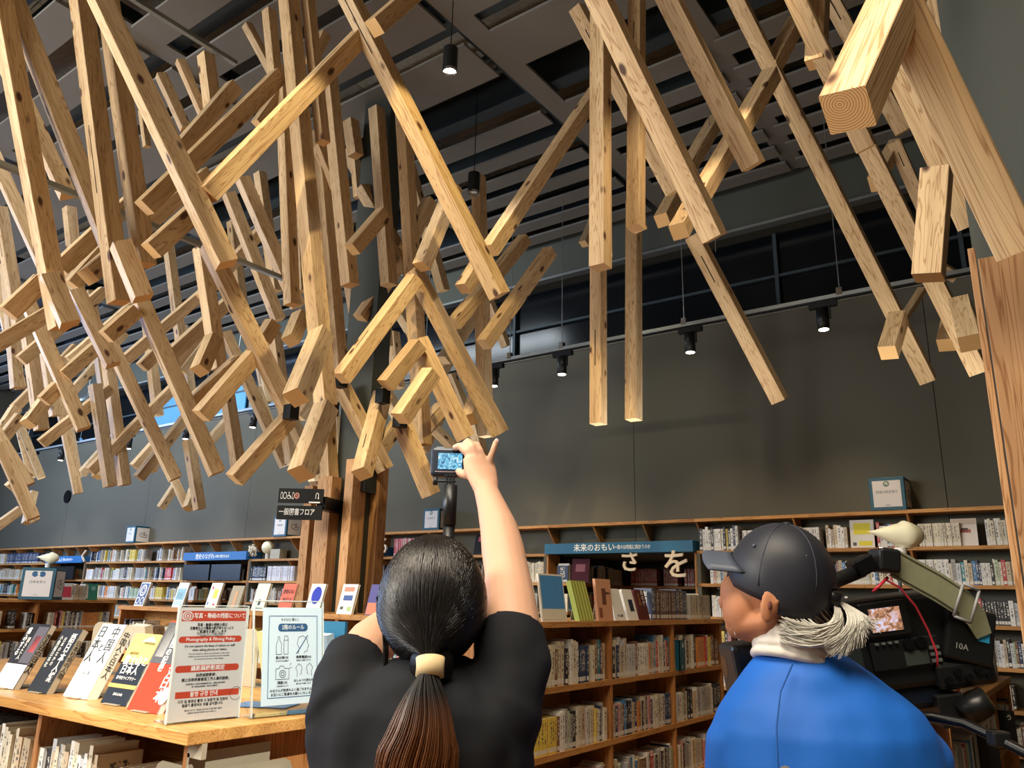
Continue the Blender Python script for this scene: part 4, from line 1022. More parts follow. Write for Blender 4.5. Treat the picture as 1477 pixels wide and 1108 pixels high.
B_, m_ = faceout('book with a red sun disc inside the alcove', (-3.95, 8.2, 1.385), 0, .2, .26, .014, R_(8), 'e8e4dc'); b = MB(); disc2(b, 0, .14, .05, .05); o = b.build('cover_art', C_('c02030'), B_); o.matrix_local = m_ @ Matrix.Translation((0, 0, .001))
# ---------------------------------------------------------------- display table and what stands on it
tb = thing('display_table', 'timber display table with books below its top, in front at the left', 'table', (-1.92, 1.27, 0))
MB().box((-2.6, 0, 1.128), (0, .95, 1.16)).build('table_top', TABLE, tb, bevel=.002)
for a, c in (((-2.6, .06, .78), (-.1, .9, .8)), ((-2.6, .06, .42), (-.1, .9, .44)), ((-2.6, .06, .0), (-.1, .9, .08))): MB().box(a, c).build('shelf_board', SHELF, tb)
for x in (-2.58, -1.75, -.92, -.1): MB().box((x, .06, 0), (x+.025, .9, 1.128)).build('upright', SHELFZ, tb)
MB().box((-2.6, .44, .08), (-.1, .46, 1.128)).build('back_panel', SHELF, tb)
MB().box((-.06, .045, 1.09), (-.0, .06, 1.128)).build('price_rail', BEIGE, tb); MB().box((-.06, .045, .8), (-.05, .3, 1.1)).build('end_plate', BEIGE, tb)
G4 = 'books under the display table top'
row((-3.95, 1.335, .8), (1, 0, 0), 1.5, 201, 'from the left under the display table', group=G4, gaps=0, hr=(.2, .26), tr=(.014, .03), pal=PB+[PAL[6], PAL[4], PAL[11]])
row((-2.38, 1.335, .8), (1, 0, 0), .3, 203, 'from the left beside the beige bookend under the table', group=G4, gaps=0, hr=(.2, .23), tr=(.014, .024), pal=[PAL[0], PAL[8], PAL[3]])
def bookend(o, yaw, lb, w=.16, h=.2):
    t = thing('bookend', lb, 'bookend', o, yaw)
    b = MB(); pts = [(-w/2, 0), (w/2, 0), (w/2, h-.03), (w/2-.01, h-.01), (w/2-.03, h), (-w/2+.03, h), (-w/2+.01, h-.01), (-w/2, h-.03)]
    b.v = [(x, 0, z) for x, z in pts]+[(x, .003, z) for x, z in pts]; n = 8
    b.f = [tuple(range(n)), tuple(reversed(range(n, 2*n)))]+[(k, n+k, n+(k+1) % n, (k+1) % n) for k in range(n)]; b.m = [0]*(n+2)
    b.build('plate', BEIGE, t); MB().box((-w/2, 0, 0), (w/2, .1, .002)).build('foot', BEIGE, t); return t
bookend((-2.06, 1.34, .8), 0, 'large beige metal bookend at the table corner under the red sign', .2, .26)
bookend((-1.965, 1.5, .8), DY, 'beige metal bookend on the end of the table shelf', .3, .25)
B_, m_ = faceout('cream book with triangular logo at the table end', (-1.93, 1.52, .8), DY, .19, .22, .02, R_(3), 'e6dfd2', rest=False)
b = MB(); line2(b, [(-.06, .0), (-.045, .08), (-.02, .135), (.0, .15), (.02, .135), (.045, .08), (.06, .0)], .004); o = b.build('cover_art', INK, B_); o.matrix_local = m_ @ Matrix.Translation((.02, .04, .001))
art_rects(B_, m_, [(-.04, .03, .08, .07, C_('18161a'))]); text('つ', B_, fm(m_, -.06, .19, .001), .022, GREYI)
row((-1.96, 1.75, .8), (0, 1, 0), .4, 204, into=('green and pale books on the end shelf of the display table', 'table end books'), pal=[PAL[9], PAL[0], PAL[4]])
row((-1.96, 1.7, .44), (0, 1, 0), .45, 205, into=('books on the lower end shelf of the display table', 'table end books'))
MB().box((-.105, .46, .98), (-.1, .9, .985)).build('end_shelf', SHELF, tb)
# five big display books leaning back along the front edge
LE = R_(24); zt = 1.162
def dbook(lb, x, y, w, h, t, col, sp='e8e6de'):
    B_ = thing('display_book', lb, 'book', (x, y, zt), R_(2))
    q = Matrix.Rotation(-LE, 4, 'X'); c = flat('cover_stock', col, .65, noise=.05, nscale=20, spec=.15)
    for nm, a, b, mt in (('pages', (-w/2, .002, .002), (w/2-.003, t-.002, h-.002), PAGES), ('front_cover', (-w/2, 0, 0), (w/2, .002, h), c), ('back_cover', (-w/2, t-.002, 0), (w/2, t, h), c), ('spine', (w/2-.002, 0, 0), (w/2, t, h), flat('spine_stock', sp, .4, noise=.03))):
        ob = MB().box(a, b).build(nm, mt, B_); ob.matrix_local = q
    MB().obox((-.03, t+.005, 0), (.06, 0, 0), (0, .002, 0), (0, sin(LE)*.16, cos(LE)*.16)).build('bookstand', BEIGE, B_)
    MB().box((-.04, -.012, 0), (.04, t+.09, .002)).build('stand_foot', BEIGE, B_)
    return B_, q @ frame((0, -.0004, 0), (1, 0, 0), (0, 0, 1)), q @ frame((w/2+.0006, t/2, 0), (0, 1, 0), (0, 0, 1))
def vert(s): return '\n'.join(s)
B_, m_, s_ = dbook('black and white book with a red kimono figure, farthest left on the table', -3.2, 1.36, .15, .235, .022, '151316', 'e2e0d6')
art_rects(B_, m_, [(-.075, 0, .075, .085, C_('e6e6e2')), (.0, .09, .075, .225, C_('3a2a2c')), (.02, .13, .06, .19, C_('c03028'))])
text(vert('痛みする'), B_, fm(m_, -.05, .165, .001), .028, WINK, bold=.0003); text(vert('頂きた人'), B_, fm(m_, -.02, .14, .001), .022, WINK); text(vert('きる日の日本人'), B_, fm(s_, 0, .13, .001), .022, INK, bold=.0004)
B_, m_, s_ = dbook('dark navy book with white calligraphy, second from the left on the table', -2.99, 1.38, .13, .225, .024, '20242c', 'd9d6c8')
text(vert('語日本人縦'), B_, fm(m_, .035, .12, .001), .036, WINK, bold=.0005); text(vert('小熊縦日本社'), B_, fm(m_, -.04, .14, .001), .02, WINK); text(vert('日本のなかの'), B_, fm(m_, -.01, .14, .001), .018, WINK); text(vert('日本社会の人間'), B_, fm(s_, 0, .12, .001), .02, INK)
B_, m_, s_ = dbook('thick white book titled in thin black characters, third on the table', -2.77, 1.4, .145, .25, .036, 'e4ebf0', 'e9e6d4')
text(vert('中国人'), B_, fm(m_, .035, .175, .001), .045, INK); text(vert('日本人'), B_, fm(m_, -.045, .175, .001), .045, INK); text('と', B_, fm(m_, -.005, .165, .001), .03, INK); text('入江 昭', B_, fm(m_, -.01, .08, .001), .014, GREYI); text(vert('中国人と日本人'), B_, fm(s_, 0, .15, .001), .024, INK)
B_, m_, s_ = dbook('navy book with a golden mountain painting, fourth on the table', -2.53, 1.4, .14, .225, .02, '1c2430', 'd8d2c0')
art_rects(B_, m_, [(-.075, .13, .075, .225, C_('e8c05c')), (-.05, .155, .0, .165, C_('6a7a44')), (.0, .19, .06, .198, C_('6a7a44')), (-.075, .05, .075, .062, C_('d8a848'))])
b = MB(); poly2(b, [(-.02, .2), (.03, .218), (.06, .2)]); o = b.build('cover_art', C_('f4ecd4'), B_); o.matrix_local = m_ @ Matrix.Translation((0, 0, .0012))
text('富士山と', B_, fm(m_, .005, .135, .0015), .033, WINK, bold=.0003); text('日本人', B_, fm(m_, -.005, .105, .001), .032, WINK, bold=.0003); text('青弓社ライブラリー', B_, fm(m_, 0, .08, .001), .012, WINK); text('日本人の山', B_, fm(m_, 0, .03, .001), .01, WINK)
B_, m_, s_ = dbook('red book with a black and white photograph of men, beside the red sign', -2.33, 1.38, .155, .275, .02, 'e23c22', 'e2ddd0')
art_rects(B_, m_, [(-.08, .14, .08, .27, C_('3c3c3e')), (-.07, .16, -.03, .26, C_('a8a8a6')), (-.02, .2, .01, .265, C_('d4d4d0')), (.03, .18, .06, .26, C_('8c8c8a'))])
text('ビートルズと', B_, fm(m_.copy() @ Matrix.Rotation(-pi/2, 4, 'Z'), -.2, .055, .0015), .03, WINK, bold=.0004) if False else text(vert('ビートルズと'), B_, fm(m_, .045, .18, .0015), .03, WINK, bold=.0004)
text(vert('熱狂の記録'), B_, fm(m_, -.01, .175, .0015), .026, WINK, bold=.0003); text(vert('日本'), B_, fm(m_, .045, .065, .001), .04, WINK, bold=.0005)
b = MB(); disc2(b, .07, .05, .02, .025); o = b.build('cover_art', WINK, B_); o.matrix_local = m_ @ Matrix.Translation((0, 0, .001))
# cream and grey books and bookends of the table's back row
back = [(-3.5, 1.85, 'b4ab94'), (-3.18, 1.9, 'cfc8b4'), (-3.0, 1.95, 'bfc6b4'), (-2.72, 2.0, 'a89f88'), (-2.5, 2.02, 'd8c890'), (-2.28, 2.05, '7f96a4')]
zt = 1.16
for k, (x, y, c) in enumerate(back):
    if k in (0, 3):
        bookend((x, y, zt), R_(6), ['beige bookend standing behind the farthest left table books', 'beige bookend standing behind the thick white book'][k//3], .15, .21); continue
    faceout(['', 'cream backed book behind the dark navy book', 'sage green book behind the third table book', '', 'yellow backed book behind the golden mountain book', 'grey blue book behind the red sign'][k], (x, y, zt), pi-R_(8), .16, .22, .03, R_(14), c, rest=False)

# acrylic sign stands at the table's right end, both facing the aisle
def acrylic(name, lb, o, yaw, w, h, lean, paper, pad=(0, 0, 0, 0)):
    t = thing(name, lb, 'sign', o, yaw); q = Matrix.Rotation(-lean, 4, 'X')
    for y in (0, .006):
        ob = MB().box((0, y, 0), (w, y+.0025, h)).build('acrylic_sheet', ACRYL, t); ob.matrix_local = q
    b = MB()
    for x in (0, w-.002): b.box((x, -.0005, 0), (x+.002, .009, h))
    b.box((0, -.0005, h-.002), (w, .009, h)); ob = b.build('acrylic_edge', ACRE, t); ob.matrix_local = q
    MB().box((0, -.002, 0), (w, .075, .003)).build('foot', ACRYL, t)
    x0, y0, x1, y1 = pad
    ob = MB().box((x0, .0035, y0), (w-x1, .0045, h-y1)).build('paper', paper, t); ob.matrix_local = q
    return t, q @ frame((0, .0028, 0), (1, 0, 0), (0, 0, 1))
SF = .00
def plate(b, x0, y0, x1, y1, r=.008):
    pts = []
    for cx, cy, a0 in ((x1-r, y0+r, -90), (x1-r, y1-r, 0), (x0+r, y1-r, 90), (x0+r, y0+r, 180)):
        for k in range(5): a = R_(a0+k*22.5); pts.append((cx+cos(a)*r, cy+sin(a)*r))
    poly2(b, pts)
zt = 1.162
sa, M1 = acrylic('photo_policy_sign', 'red and white photography rules sign in a clear stand on the table', (-2.055, 1.29, zt), math.atan2(.2, .02), .212, .305, R_(1), PAPER, (.001, .004, .001, .006))
M1 = M1 @ Matrix.Translation((0, 0, -.0006+.0002))
def put1(b, mat, nm='printed_band'): o = b.build(nm, mat, sa); o.matrix_local = M1 @ Matrix.Translation((0, 0, -.0001)); return o
H1 = .3
b = MB(); rect2(b, .012, .262, .205, .29); plate(b, .01, .205, .198, .222, .008); plate(b, .01, .128, .198, .146, .008); rect2(b, .018, .062, .205, .079); put1(b, REDP)
b = MB(); disc2(b, .028, .276, .017, .014); put1(b, PAPER, 'camera_icon_ground').matrix_local = M1 @ Matrix.Translation((0, 0, .0001))
b = MB(); ring2(b, .028, .276, .012, .01, .18); ring2(b, .028, .276, .006, .006, .4); line2(b, [(.012, .264), (.04, .264), (.04, .289), (.012, .289), (.012, .264)], .0015); put1(b, REDP, 'camera_icon').matrix_local = M1 @ Matrix.Translation((0, 0, .0003))
b = MB(); ring2(b, .196, .066, .018, .018, .06); put1(b, INK, 'face_drawing').matrix_local = M1 @ Matrix.Translation((0, 0, .0003))
for s, x, y, z, mt, mw, bo in (('写真・動画の撮影について', .125, .276, .0155, WINK, .155, .0004), ('写真・動画の撮影の際は', .104, .252, .009, INK, .09, .0003), ('来館者および職員の顔が写らないよう', .104, .243, .009, INK, .13, .0003), ('ご配慮をお願いします', .104, .234, .009, INK, .09, .0003),
      ('SNSなどオンラインに公開する場合は、', .104, .2275, .005, GREYI, .1, 0), ('人物が特定できないようご注意ください', .104, .2228, .004, GREYI, .14, 0),
      ('Photography & Filming Policy', .104, .2135, .0125, WINK, .17, .0002), ('Do not capture the faces of visitors or staff', .104, .196, .0085, INK, .165, .0002), ('when taking photos or videos.', .104, .186, .0085, INK, .12, .0002),
      ('If you post images or videos on social media or other online', .104, .176, .005, GREYI, .16, 0), ('platforms, please ensure that individuals cannot be identified', .104, .169, .005, GREYI, .16, 0), ('(for example, by blurring or other editing).', .104, .162, .005, GREYI, .11, 0),
      ('攝影與錄影規定', .104, .137, .0145, WINK, .1, .0004), ('拍照或錄影時，', .104, .119, .0095, INK, .06, .0003), ('禁止拍到來館者或工作人員的臉部。', .104, .108, .0095, INK, .14, .0003), ('如果將照片上傳至社群媒體等平台，請務必進行處理，', .104, .097, .005, GREYI, .14, 0), ('使人物無法被辨識（例如打馬賽克）。', .104, .09, .005, GREYI, .11, 0),
      ('촬영 규정 안내', .1, .0705, .0145, WINK, .08, .0004), ('사진 및 동영상 촬영 시 방문객 및 직원의', .1, .053, .009, INK, .145, .0003), ('얼굴이 촬영되는 것을 금지합니다.', .1, .043, .009, INK, .12, .0003), ('촬영한 사진이나 영상을 온라인에 게시할 경우, 얼굴이', .104, .03, .005, GREYI, .18, 0), ('식별되지 않도록 처리해 주시기 바랍니다.', .1, .023, .005, GREYI, .1, 0)):
    text(s, sa, M1 @ Matrix.Translation((x, y, .0002)), z, mt, bold=bo*.4, maxw=mw)
sb, M2 = acrylic('floor_rules_sign', 'pale blue rules sheet with line icons in a clear stand beside the red sign', (-1.99, 1.51, zt), R_(81), .235, .325, R_(9), BLUEW, (.03, .03, .005, .02))
def put2(b, mat, nm, dz=.0002): o = b.build(nm, mat, sb); o.matrix_local = M2 @ Matrix.Translation((0, 0, dz)); return o
M2 = M2 @ Matrix.Translation((.03, .03, -.0002))
def outline(b, x0, y0, x1, y1, w): line2(b, [(x0, y0), (x1, y0), (x1, y1), (x0, y1), (x0, y0)], w)
b = MB(); outline(b, .02, .02, .183, .25, .002); plate(b, .05, .205, .15, .228, .01); put2(b, BLUEP, 'blue_frame')
b = MB()
for pts in ([(.045, .14), (.045, .17), (.05, .18), (.05, .19), (.056, .19), (.056, .18), (.062, .17), (.062, .14), (.045, .14)], [(.07, .14), (.07, .18), (.072, .192), (.082, .192), (.084, .18), (.084, .14), (.07, .14)], [(.07, .18), (.084, .18)],
            [(.045, .07), (.045, .1), (.055, .1), (.058, .107), (.07, .107), (.073, .1), (.088, .1), (.088, .07), (.045, .07)], [(.09, .108), (.095, .115)], [(.09, .1), (.098, .103)],
            [(.118, .14), (.122, .155), (.114, .17), (.12, .188), (.135, .192), (.148, .182), (.15, .17), (.155, .162), (.15, .158), (.149, .148), (.14, .146), (.138, .14)],
            [(.114, .075), (.116, .088), (.11, .1), (.12, .112), (.13, .105), (.132, .095), (.128, .092), (.13, .085), (.124, .08)], [(.165, .075), (.163, .088), (.168, .1), (.158, .112), (.148, .105), (.146, .095), (.15, .092), (.148, .085), (.154, .08)]): line2(b, pts, .0014)
ring2(b, .067, .085, .011, .011, .15); ring2(b, .067, .085, .006, .006, .3); put2(b, INK, 'line_icons')
b = MB(); line2(b, [(.112, .14), (.15, .193)], .003); put2(b, BLUEP, 'slash', .0004)
for s, x, y, z, mt, mw in (('2階のルール', .1, .2165, .0155, WINK, .075), ('飲み物OK', .065, .13, .0095, INK, .05), ('携帯電話NG', .137, .13, .0095, INK, .055), ('ふたのできる容器で', .065, .121, .005, GREYI, .05), ('通話はご遠慮ください', .137, .121, .005, GREYI, .05), ('撮影OK', .067, .06, .0095, INK, .04), ('おしゃべり控えめ', .137, .064, .0085, INK, .065), ('静かな声でお願いします', .137, .055, .005, GREYI, .05), ('人物は撮らないで', .067, .051, .005, GREYI, .045),
      ('みなさんが気持ちよく過ごせますよう', .1, .039, .0088, INK, .145), ('お互いにご配慮をお願いいたします', .1, .028, .0088, INK, .14), ('ゆすはら 雲の上', .09, .239, .009, GREYI, .06)):
    text(s, sb, M2 @ Matrix.Translation((x, y, .0002)), z, mt, bold=.0001 if mt is not GREYI else 0, maxw=mw)
t = thing('blue_panel', 'plain blue board standing on the table between the two signs', 'board', (-2.33, 1.98, zt), R_(20)); MB().box((-.06, 0, 0), (.14, .02, .25)).build('board', TEAL, t); MB().box((-.06, -.1, 0), (.14, .0, .003)).build('foot', TEAL, t)
t = thing('leaflet', 'colourful leaflet lying flat between the signs', 'leaflet', (-2.2, 1.72, zt), .5); MB().box((-.09, -.06, 0), (.09, .06, .002)).build('sheet', flat('leaflet_print', '4a7ab0', .4, noise=.6, nscale=18), t)
t = thing('leaflet', 'second leaflet lying under the pale blue rules stand', 'leaflet', (-2.13, 1.98, zt), -.3); MB().box((-.09, -.06, 0), (.09, .06, .002)).build('sheet', flat('leaflet_print', '9a7ab0', .4, noise=.6, nscale=18), t)
# ---------------------------------------------------------------- people (local frame: x right, y away from the lens, z up)
def local(parent_at, name, lb, cat):
    r, f_ = parent_at
    w = Vector((cos(YAW), sin(YAW), 0))*r+Vector((-sin(YAW), cos(YAW), 0))*f_
    return thing(name, lb, cat, w, YAW)
SKIN_W = flat('skin_light', 'd3a68a', .55, noise=.05, nscale=9, bump=.05); SKIN_M = flat('skin_tan', 'ae7552', .62, noise=.08, nscale=14, bump=.1)
for M_ in (SKIN_W, SKIN_M):
    B = M_.node_tree.nodes['Principled BSDF']; B.inputs['Subsurface Weight'].default_value = .12; B.inputs['Subsurface Radius'].default_value = (.02, .008, .004)
HAIRB = flat('black_hair', '14100f', .36, noise=.3, nscale=50, spec=.6)
def dyed(name, top, bot, z0, z1):
    M, N, L, B = newmat(name); B.inputs['Roughness'].default_value = .38
    g = N.new('ShaderNodeNewGeometry'); s = N.new('ShaderNodeSeparateXYZ'); L.new(g.outputs['Position'], s.inputs[0])
    mr = N.new('ShaderNodeMapRange'); mr.inputs[1].default_value = z0; mr.inputs[2].default_value = z1; L.new(s.outputs[2], mr.inputs[0])
    r = N.new('ShaderNodeValToRGB'); r.color_ramp.elements[0].color = lin(bot); r.color_ramp.elements[1].color = lin(top); L.new(mr.outputs[0], r.inputs[0]); L.new(r.outputs[0], B.inputs['Base Color']); return M
HAIRT = dyed('brown_tipped_hair', '14100f', '8a5632', 1.255, 1.37)
HAIRG = flat('silver_hair', 'b9b6ac', .4, noise=.25, nscale=60, spec=.5)
SHIRTB = flat('black_cotton', '1f2126', .85, noise=.1, nscale=60, spec=.2, bump=.15)
SHIRTU = flat('blue_sports_fabric', '1b64c4', .6, noise=.04, nscale=40, spec=.3, bump=.05)
CAPM = flat('navy_cap_nylon', '23262f', .5, noise=.06, nscale=30, spec=.4)
SCARF = flat('white_scarf_cloth', 'd9d4cc', .85, noise=.1, nscale=30, bump=.2)
DENIM = flat('dark_trousers', '22252c', .8, noise=.1)
def strands(name, mat, parent, gen, n, seed, rad=.0011):
    c = bpy.data.curves.new(name, 'CURVE'); c.dimensions = '3D'; c.bevel_depth = rad; c.bevel_resolution = 0; c.use_fill_caps = False
    r = random.Random(seed)
    for i in range(n):
        pts = gen(r, i/n)
        sp = c.splines.new('POLY'); sp.points.add(len(pts)-1)
        for k, p in enumerate(pts):
            sp.points[k].co = (p[0], p[1], p[2], 1); sp.points[k].radius = 1.15-.8*k/(len(pts)-1) if k > len(pts)//2 else 1
    c.materials.append(mat); o = bpy.data.objects.new(name, c)
    COL.objects.link(o); dg = bpy.context.evaluated_depsgraph_get(); me = bpy.data.meshes.new_from_object(o.evaluated_get(dg)); bpy.data.objects.remove(o)
    me.polygons.foreach_set('use_smooth', [True]*len(me.polygons))
    o = bpy.data.objects.new(name, me); COL.objects.link(o); o.parent = parent; o['kind'] = 'stuff'; return o

# --- the woman filming with the raised action camera
RW, FW = -.13, 1.33
W = local((RW, FW), 'person', 'person in a black t-shirt with a dark ponytail, right arm raised to a small camera', 'person')
def w(r, f_, z): return (r-RW, f_-FW, z)
b = MB()
b.rings([(.95, 0, .02, .15, .1), (1.1, 0, .02, .13, .09), (1.25, 0, .02, .14, .09), (1.34, 0, .02, .13, .08), (1.385, .0, .02, .07, .055)], 24)
b.tube([w(-.122, 1.35, 1.33), w(-.122, 1.355, 1.4), w(-.122, 1.37, 1.46)], [.05, .046, .05], 16)
b.ell(w(-.122, 1.375, 1.5), (.068, .085, .098)); b.ell(w(-.122, 1.425, 1.45), (.045, .04, .04)); b.ell(w(-.122, 1.463, 1.485), (.011, .016, .018))
for sx in (-1, 1): b.ell(w(-.122+sx*.07, 1.37, 1.49), (.01, .018, .03))
# right arm raised
RA = [w(.0, 1.34, 1.34), w(.015, 1.37, 1.42), w(.006, 1.43, 1.49), w(-.002, 1.49, 1.549), w(-.01, 1.525, 1.59), w(-.019, 1.56, 1.632), w(-.036, 1.605, 1.682), w(-.05, 1.64, 1.72)]
b.tube(RA, [.05, .049, .045, .041, .041, .037, .029, .0245], 18)
b.tube([w(-.047, 1.635, 1.715), w(-.056, 1.655, 1.742), w(-.064, 1.67, 1.768), w(-.069, 1.678, 1.79)], [(.026, .021), (.034, .018), (.038, .016), (.036, .014)], 16)
def finger(pts, r0=.0088): b.tube([w(*p) for p in pts], [r0*1.05, r0, r0*.98, r0*.86][:len(pts)] if len(pts) <= 4 else [r0]*len(pts), 10)
finger([(-.08, 1.672, 1.785), (-.094, 1.672, 1.803), (-.11, 1.68, 1.818), (-.121, 1.697, 1.816)])
finger([(-.073, 1.672, 1.79), (-.082, 1.672, 1.814), (-.093, 1.684, 1.829), (-.103, 1.702, 1.822)])
finger([(-.06, 1.674, 1.788), (-.066, 1.676, 1.808), (-.074, 1.688, 1.824), (-.082, 1.704, 1.82)], .0084)
finger([(-.045, 1.676, 1.78), (-.041, 1.674, 1.797), (-.036, 1.676, 1.813), (-.031, 1.68, 1.832)], .0074)
finger([(-.075, 1.66, 1.75), (-.092, 1.664, 1.752), (-.103, 1.675, 1.757), (-.112, 1.687, 1.765)], .0095)
# left arm forward, hand round the pole
b.tube([w(-.235, 1.34, 1.345), w(-.25, 1.39, 1.385), w(-.238, 1.46, 1.42), w(-.2, 1.56, 1.46), w(-.17, 1.6, 1.475), w(-.14, 1.63, 1.5), w(-.128, 1.64, 1.525)], [.048, .047, .043, .038, .036, .03, .024], 18)
b.tube([w(-.13, 1.637, 1.52), w(-.14, 1.64, 1.545), w(-.143, 1.645, 1.565)], [(.026, .02), (.03, .018), (.026, .016)], 14)
for k in range(4):
    z = 1.533+k*.016; finger([(-.148, 1.645, z), (-.142, 1.674, z+.002), (-.124, 1.684, z+.003), (-.108, 1.674, z+.002)], .0082)
finger([(-.135, 1.632, 1.54), (-.118, 1.634, 1.555), (-.106, 1.645, 1.561), (-.1, 1.66, 1.561)], .009)
remesh(b.build('body', SKIN_W, W), .0042, 2, .5)
nl = MB(); nl.ell(w(-.0305, 1.6755, 1.829), (.0048, .002, .006)); nl.ell(w(-.122, 1.7, 1.82), (.004, .0045, .004)); nl.build('fingernails', flat('nail_pink', 'e8c8c0', .25), W, True)
# t-shirt
b = MB()
b.rings([(.72, 0, .0, .165, .115), (.95, 0, .0, .163, .112), (1.1, 0, .0, .158, .11), (1.22, 0, .0, .165, .115), (1.29, 0, .0, .17, .112), (1.335, .0, .0, .162, .1), (1.37, .0, .005, .125, .082), (1.395, .0, .012, .088, .068), (1.408, .0, .016, .064, .056)], 32)
b.tube([w(-.03, 1.33, 1.30), w(.0, 1.335, 1.34), w(.014, 1.36, 1.4), w(.012, 1.395, 1.45)], [.07, .068, .062, .056], 22)
b.tube([w(-.22, 1.33, 1.31), w(-.245, 1.335, 1.335), w(-.252, 1.37, 1.368), w(-.25, 1.41, 1.394)], [.062, .064, .06, .054], 22)
for p, q in ((((.02, 1.28, 1.2), (.0, 1.27, 1.32)), .012), (((-.24, 1.26, 1.15), (-.22, 1.255, 1.27)), .012), (((.0, 1.245, 1.1), (-.03, 1.24, 1.24)), .01), (((-.2, 1.235, 1.3), (-.14, 1.232, 1.2)), .009)):
    b.tube([w(*p[0]), w(*[(p[0][i]+p[1][i])/2 for i in range(3)]), w(*p[1])], [.004, q, .004], 8)
sh = remesh(b.build('t_shirt', SHIRTB, W), .0065, 5, .6, .03)
b = MB(); b.rings([(.04, -.085, .02, .05, .06), (.45, -.085, .0, .065, .07), (.74, -.07, 0, .085, .11), (.8, -.06, 0, .1, .115)], 20); b.rings([(.04, .085, .02, .05, .06), (.45, .085, .0, .065, .07), (.74, .07, 0, .085, .11), (.8, .06, 0, .1, .115)], 20); b.build('trousers', DENIM, W, True)
for s in (-1, 1): MB().box((s*.085-.045, -.05, 0), (s*.085+.045, .19, .06)).build('shoe', BLACK, W, bevel=.015)
# hair: cap of hair, strands combed to the tie, tail
hc = Vector(w(-.1225, 1.345, 1.487))
def hshape(q):
    z = q.z; k = 1.0
    if z < 0: k = 1-.42*(abs(z)/.1)**2.0
    return (q.x*k, q.y*k-(.012*max(0, -z/.1)), q.z)
MB().ell(hc, (.0885, .1, .114), 40, 26, f=lambda q: (hshape(q) if q.z < 0 else (q.x, q.y, q.z))).build('hair', HAIRB, W, True)
tie = Vector(w(-.112, 1.238, 1.402))
def comb(r, t):
    P = []; d1 = Vector((.0, -.93, -.36)).normalized()
    if r.random() < .45: d0 = Vector((r.uniform(-.12, .12), r.uniform(-.2, .1), 1)).normalized(); mid = Vector((r.uniform(-1, 1), r.uniform(-.9, .3), r.uniform(-.1, .7))).normalized()
    else: a0 = r.uniform(-pi*.42, pi*.42); d0 = Vector((sin(a0), .25+.4*r.random()-abs(a0)*.15, r.uniform(-.55, .8))).normalized() if True else None; d0.x = math.copysign(max(abs(d0.x), .35), d0.x or 1); mid = (d0*.6+Vector((d0.x*.9, -.7, d0.z*.4+.05))).normalized()
    for k in range(13):
        u = k/12; dd = d0*(1-u)**2+mid*2*u*(1-u)+d1*u*u; dd.normalize()
        q = Vector((dd.x*.0885, dd.y*.1, dd.z*.114)); q = (Vector(hshape(q)) if q.z < 0 else q)*(1.008+.008*r.random())
        p = hc+q; e = max(0, (u-.72)/.28)**1.5
        P.append(p.lerp(tie+Vector((r.uniform(-.009, .009), r.uniform(-.004, .004), r.uniform(-.004, .006))), e))
    return P
strands('combed_strands', HAIRB, W, comb, 1500, 3, .001)
MB().tube([tie+Vector((0, .03, -.0)), tie+Vector((0, .008, 0)), tie+Vector((.001, -.008, -.006))], [.034, .017, .0155], 18).build('gathered_hair', HAIRB, W, True)
t_ = MB()
for k in range(3): t_.tube([tie+Vector((.002, -.004-.004*k, .006-.008*k)), tie+Vector((.002, -.007-.004*k, .0-.008*k))], .0195, 20)
MB().tube([tie+Vector((0, 0, .012)), tie+Vector((.001, -.006, .0)), tie+Vector((.001, -.01, -.013))], [(.0215, .0165), (.0205, .016), (.021, .0165)], 22).build('hair_band', flat('beige_hair_band', 'd9c295', .7, noise=.15, nscale=70), W, True)
def tail(r, t):
    a = r.uniform(0, 2*pi); k = math.sqrt(r.random()); L_ = r.uniform(.8, 1.04)*(1-.13*abs(cos(a)*k)); P = []
    for i in range(12):
        u = i/11*L_; wd = .012+.05*min(1, u*1.5)**1.1-.012*max(0, u-.75); dp = .012+.012*u
        P.append(tie+Vector((cos(a)*k*wd-.012*u+.004*sin(u*7+a), -.014-.022*sin(u*2.4)+sin(a)*k*dp, -.008-.148*u)))
    return P
strands('ponytail', HAIRT, W, tail, 620, 8, .0013)
def lock(r, t):
    o = r.uniform(-.004, .004); P = []
    for i in range(12):
        u = i/11; P.append(Vector(w(-.205+o+.012*u*u+.012*sin(u*3), 1.31+.01*r.random()*u, 1.50-.14*u)))
    return P
strands('loose_lock', HAIRB, W, lock, 26, 5, .0009)

# --- the man with the shoulder video camera
RM, FM_ = .56, 1.5
MN = local((RM, FM_), 'person', 'person in a blue shirt and navy cap with a grey ponytail, facing a video camera', 'person')
def g(r, f_, z): return (r-RM, f_-FM_, z)
b = MB()
b.rings([(.95, .0, .02, .18, .12), (1.2, .0, .02, .18, .11), (1.32, -.02, .02, .15, .09), (1.38, -.03, .02, .09, .07)], 24)
b.tube([g(.535, 1.52, 1.36), g(.52, 1.52, 1.42), g(.505, 1.525, 1.47)], [.062, .056, .06], 18)
hr_ = Matrix.Rotation(R_(28), 3, 'Z')   # looks left and away
b.ell(g(.51, 1.53, 1.545), (.088, .074, .105), rot=Matrix.Rotation(R_(-30), 3, 'Z'))
b.ell(g(.452, 1.545, 1.49), (.046, .05, .056), rot=Matrix.Rotation(R_(-30), 3, 'Z')); b.ell(g(.437, 1.548, 1.462), (.026, .034, .024)); b.tube([g(.43, 1.535, 1.462), g(.47, 1.49, 1.47), g(.49, 1.47, 1.5)], [.02, .024, .02], 10); b.ell(g(.432, 1.555, 1.52), (.026, .034, .04)); b.ell(g(.437, 1.552, 1.485), (.026, .034, .03)); b.ell(g(.428, 1.612, 1.505), (.012, .014, .018))
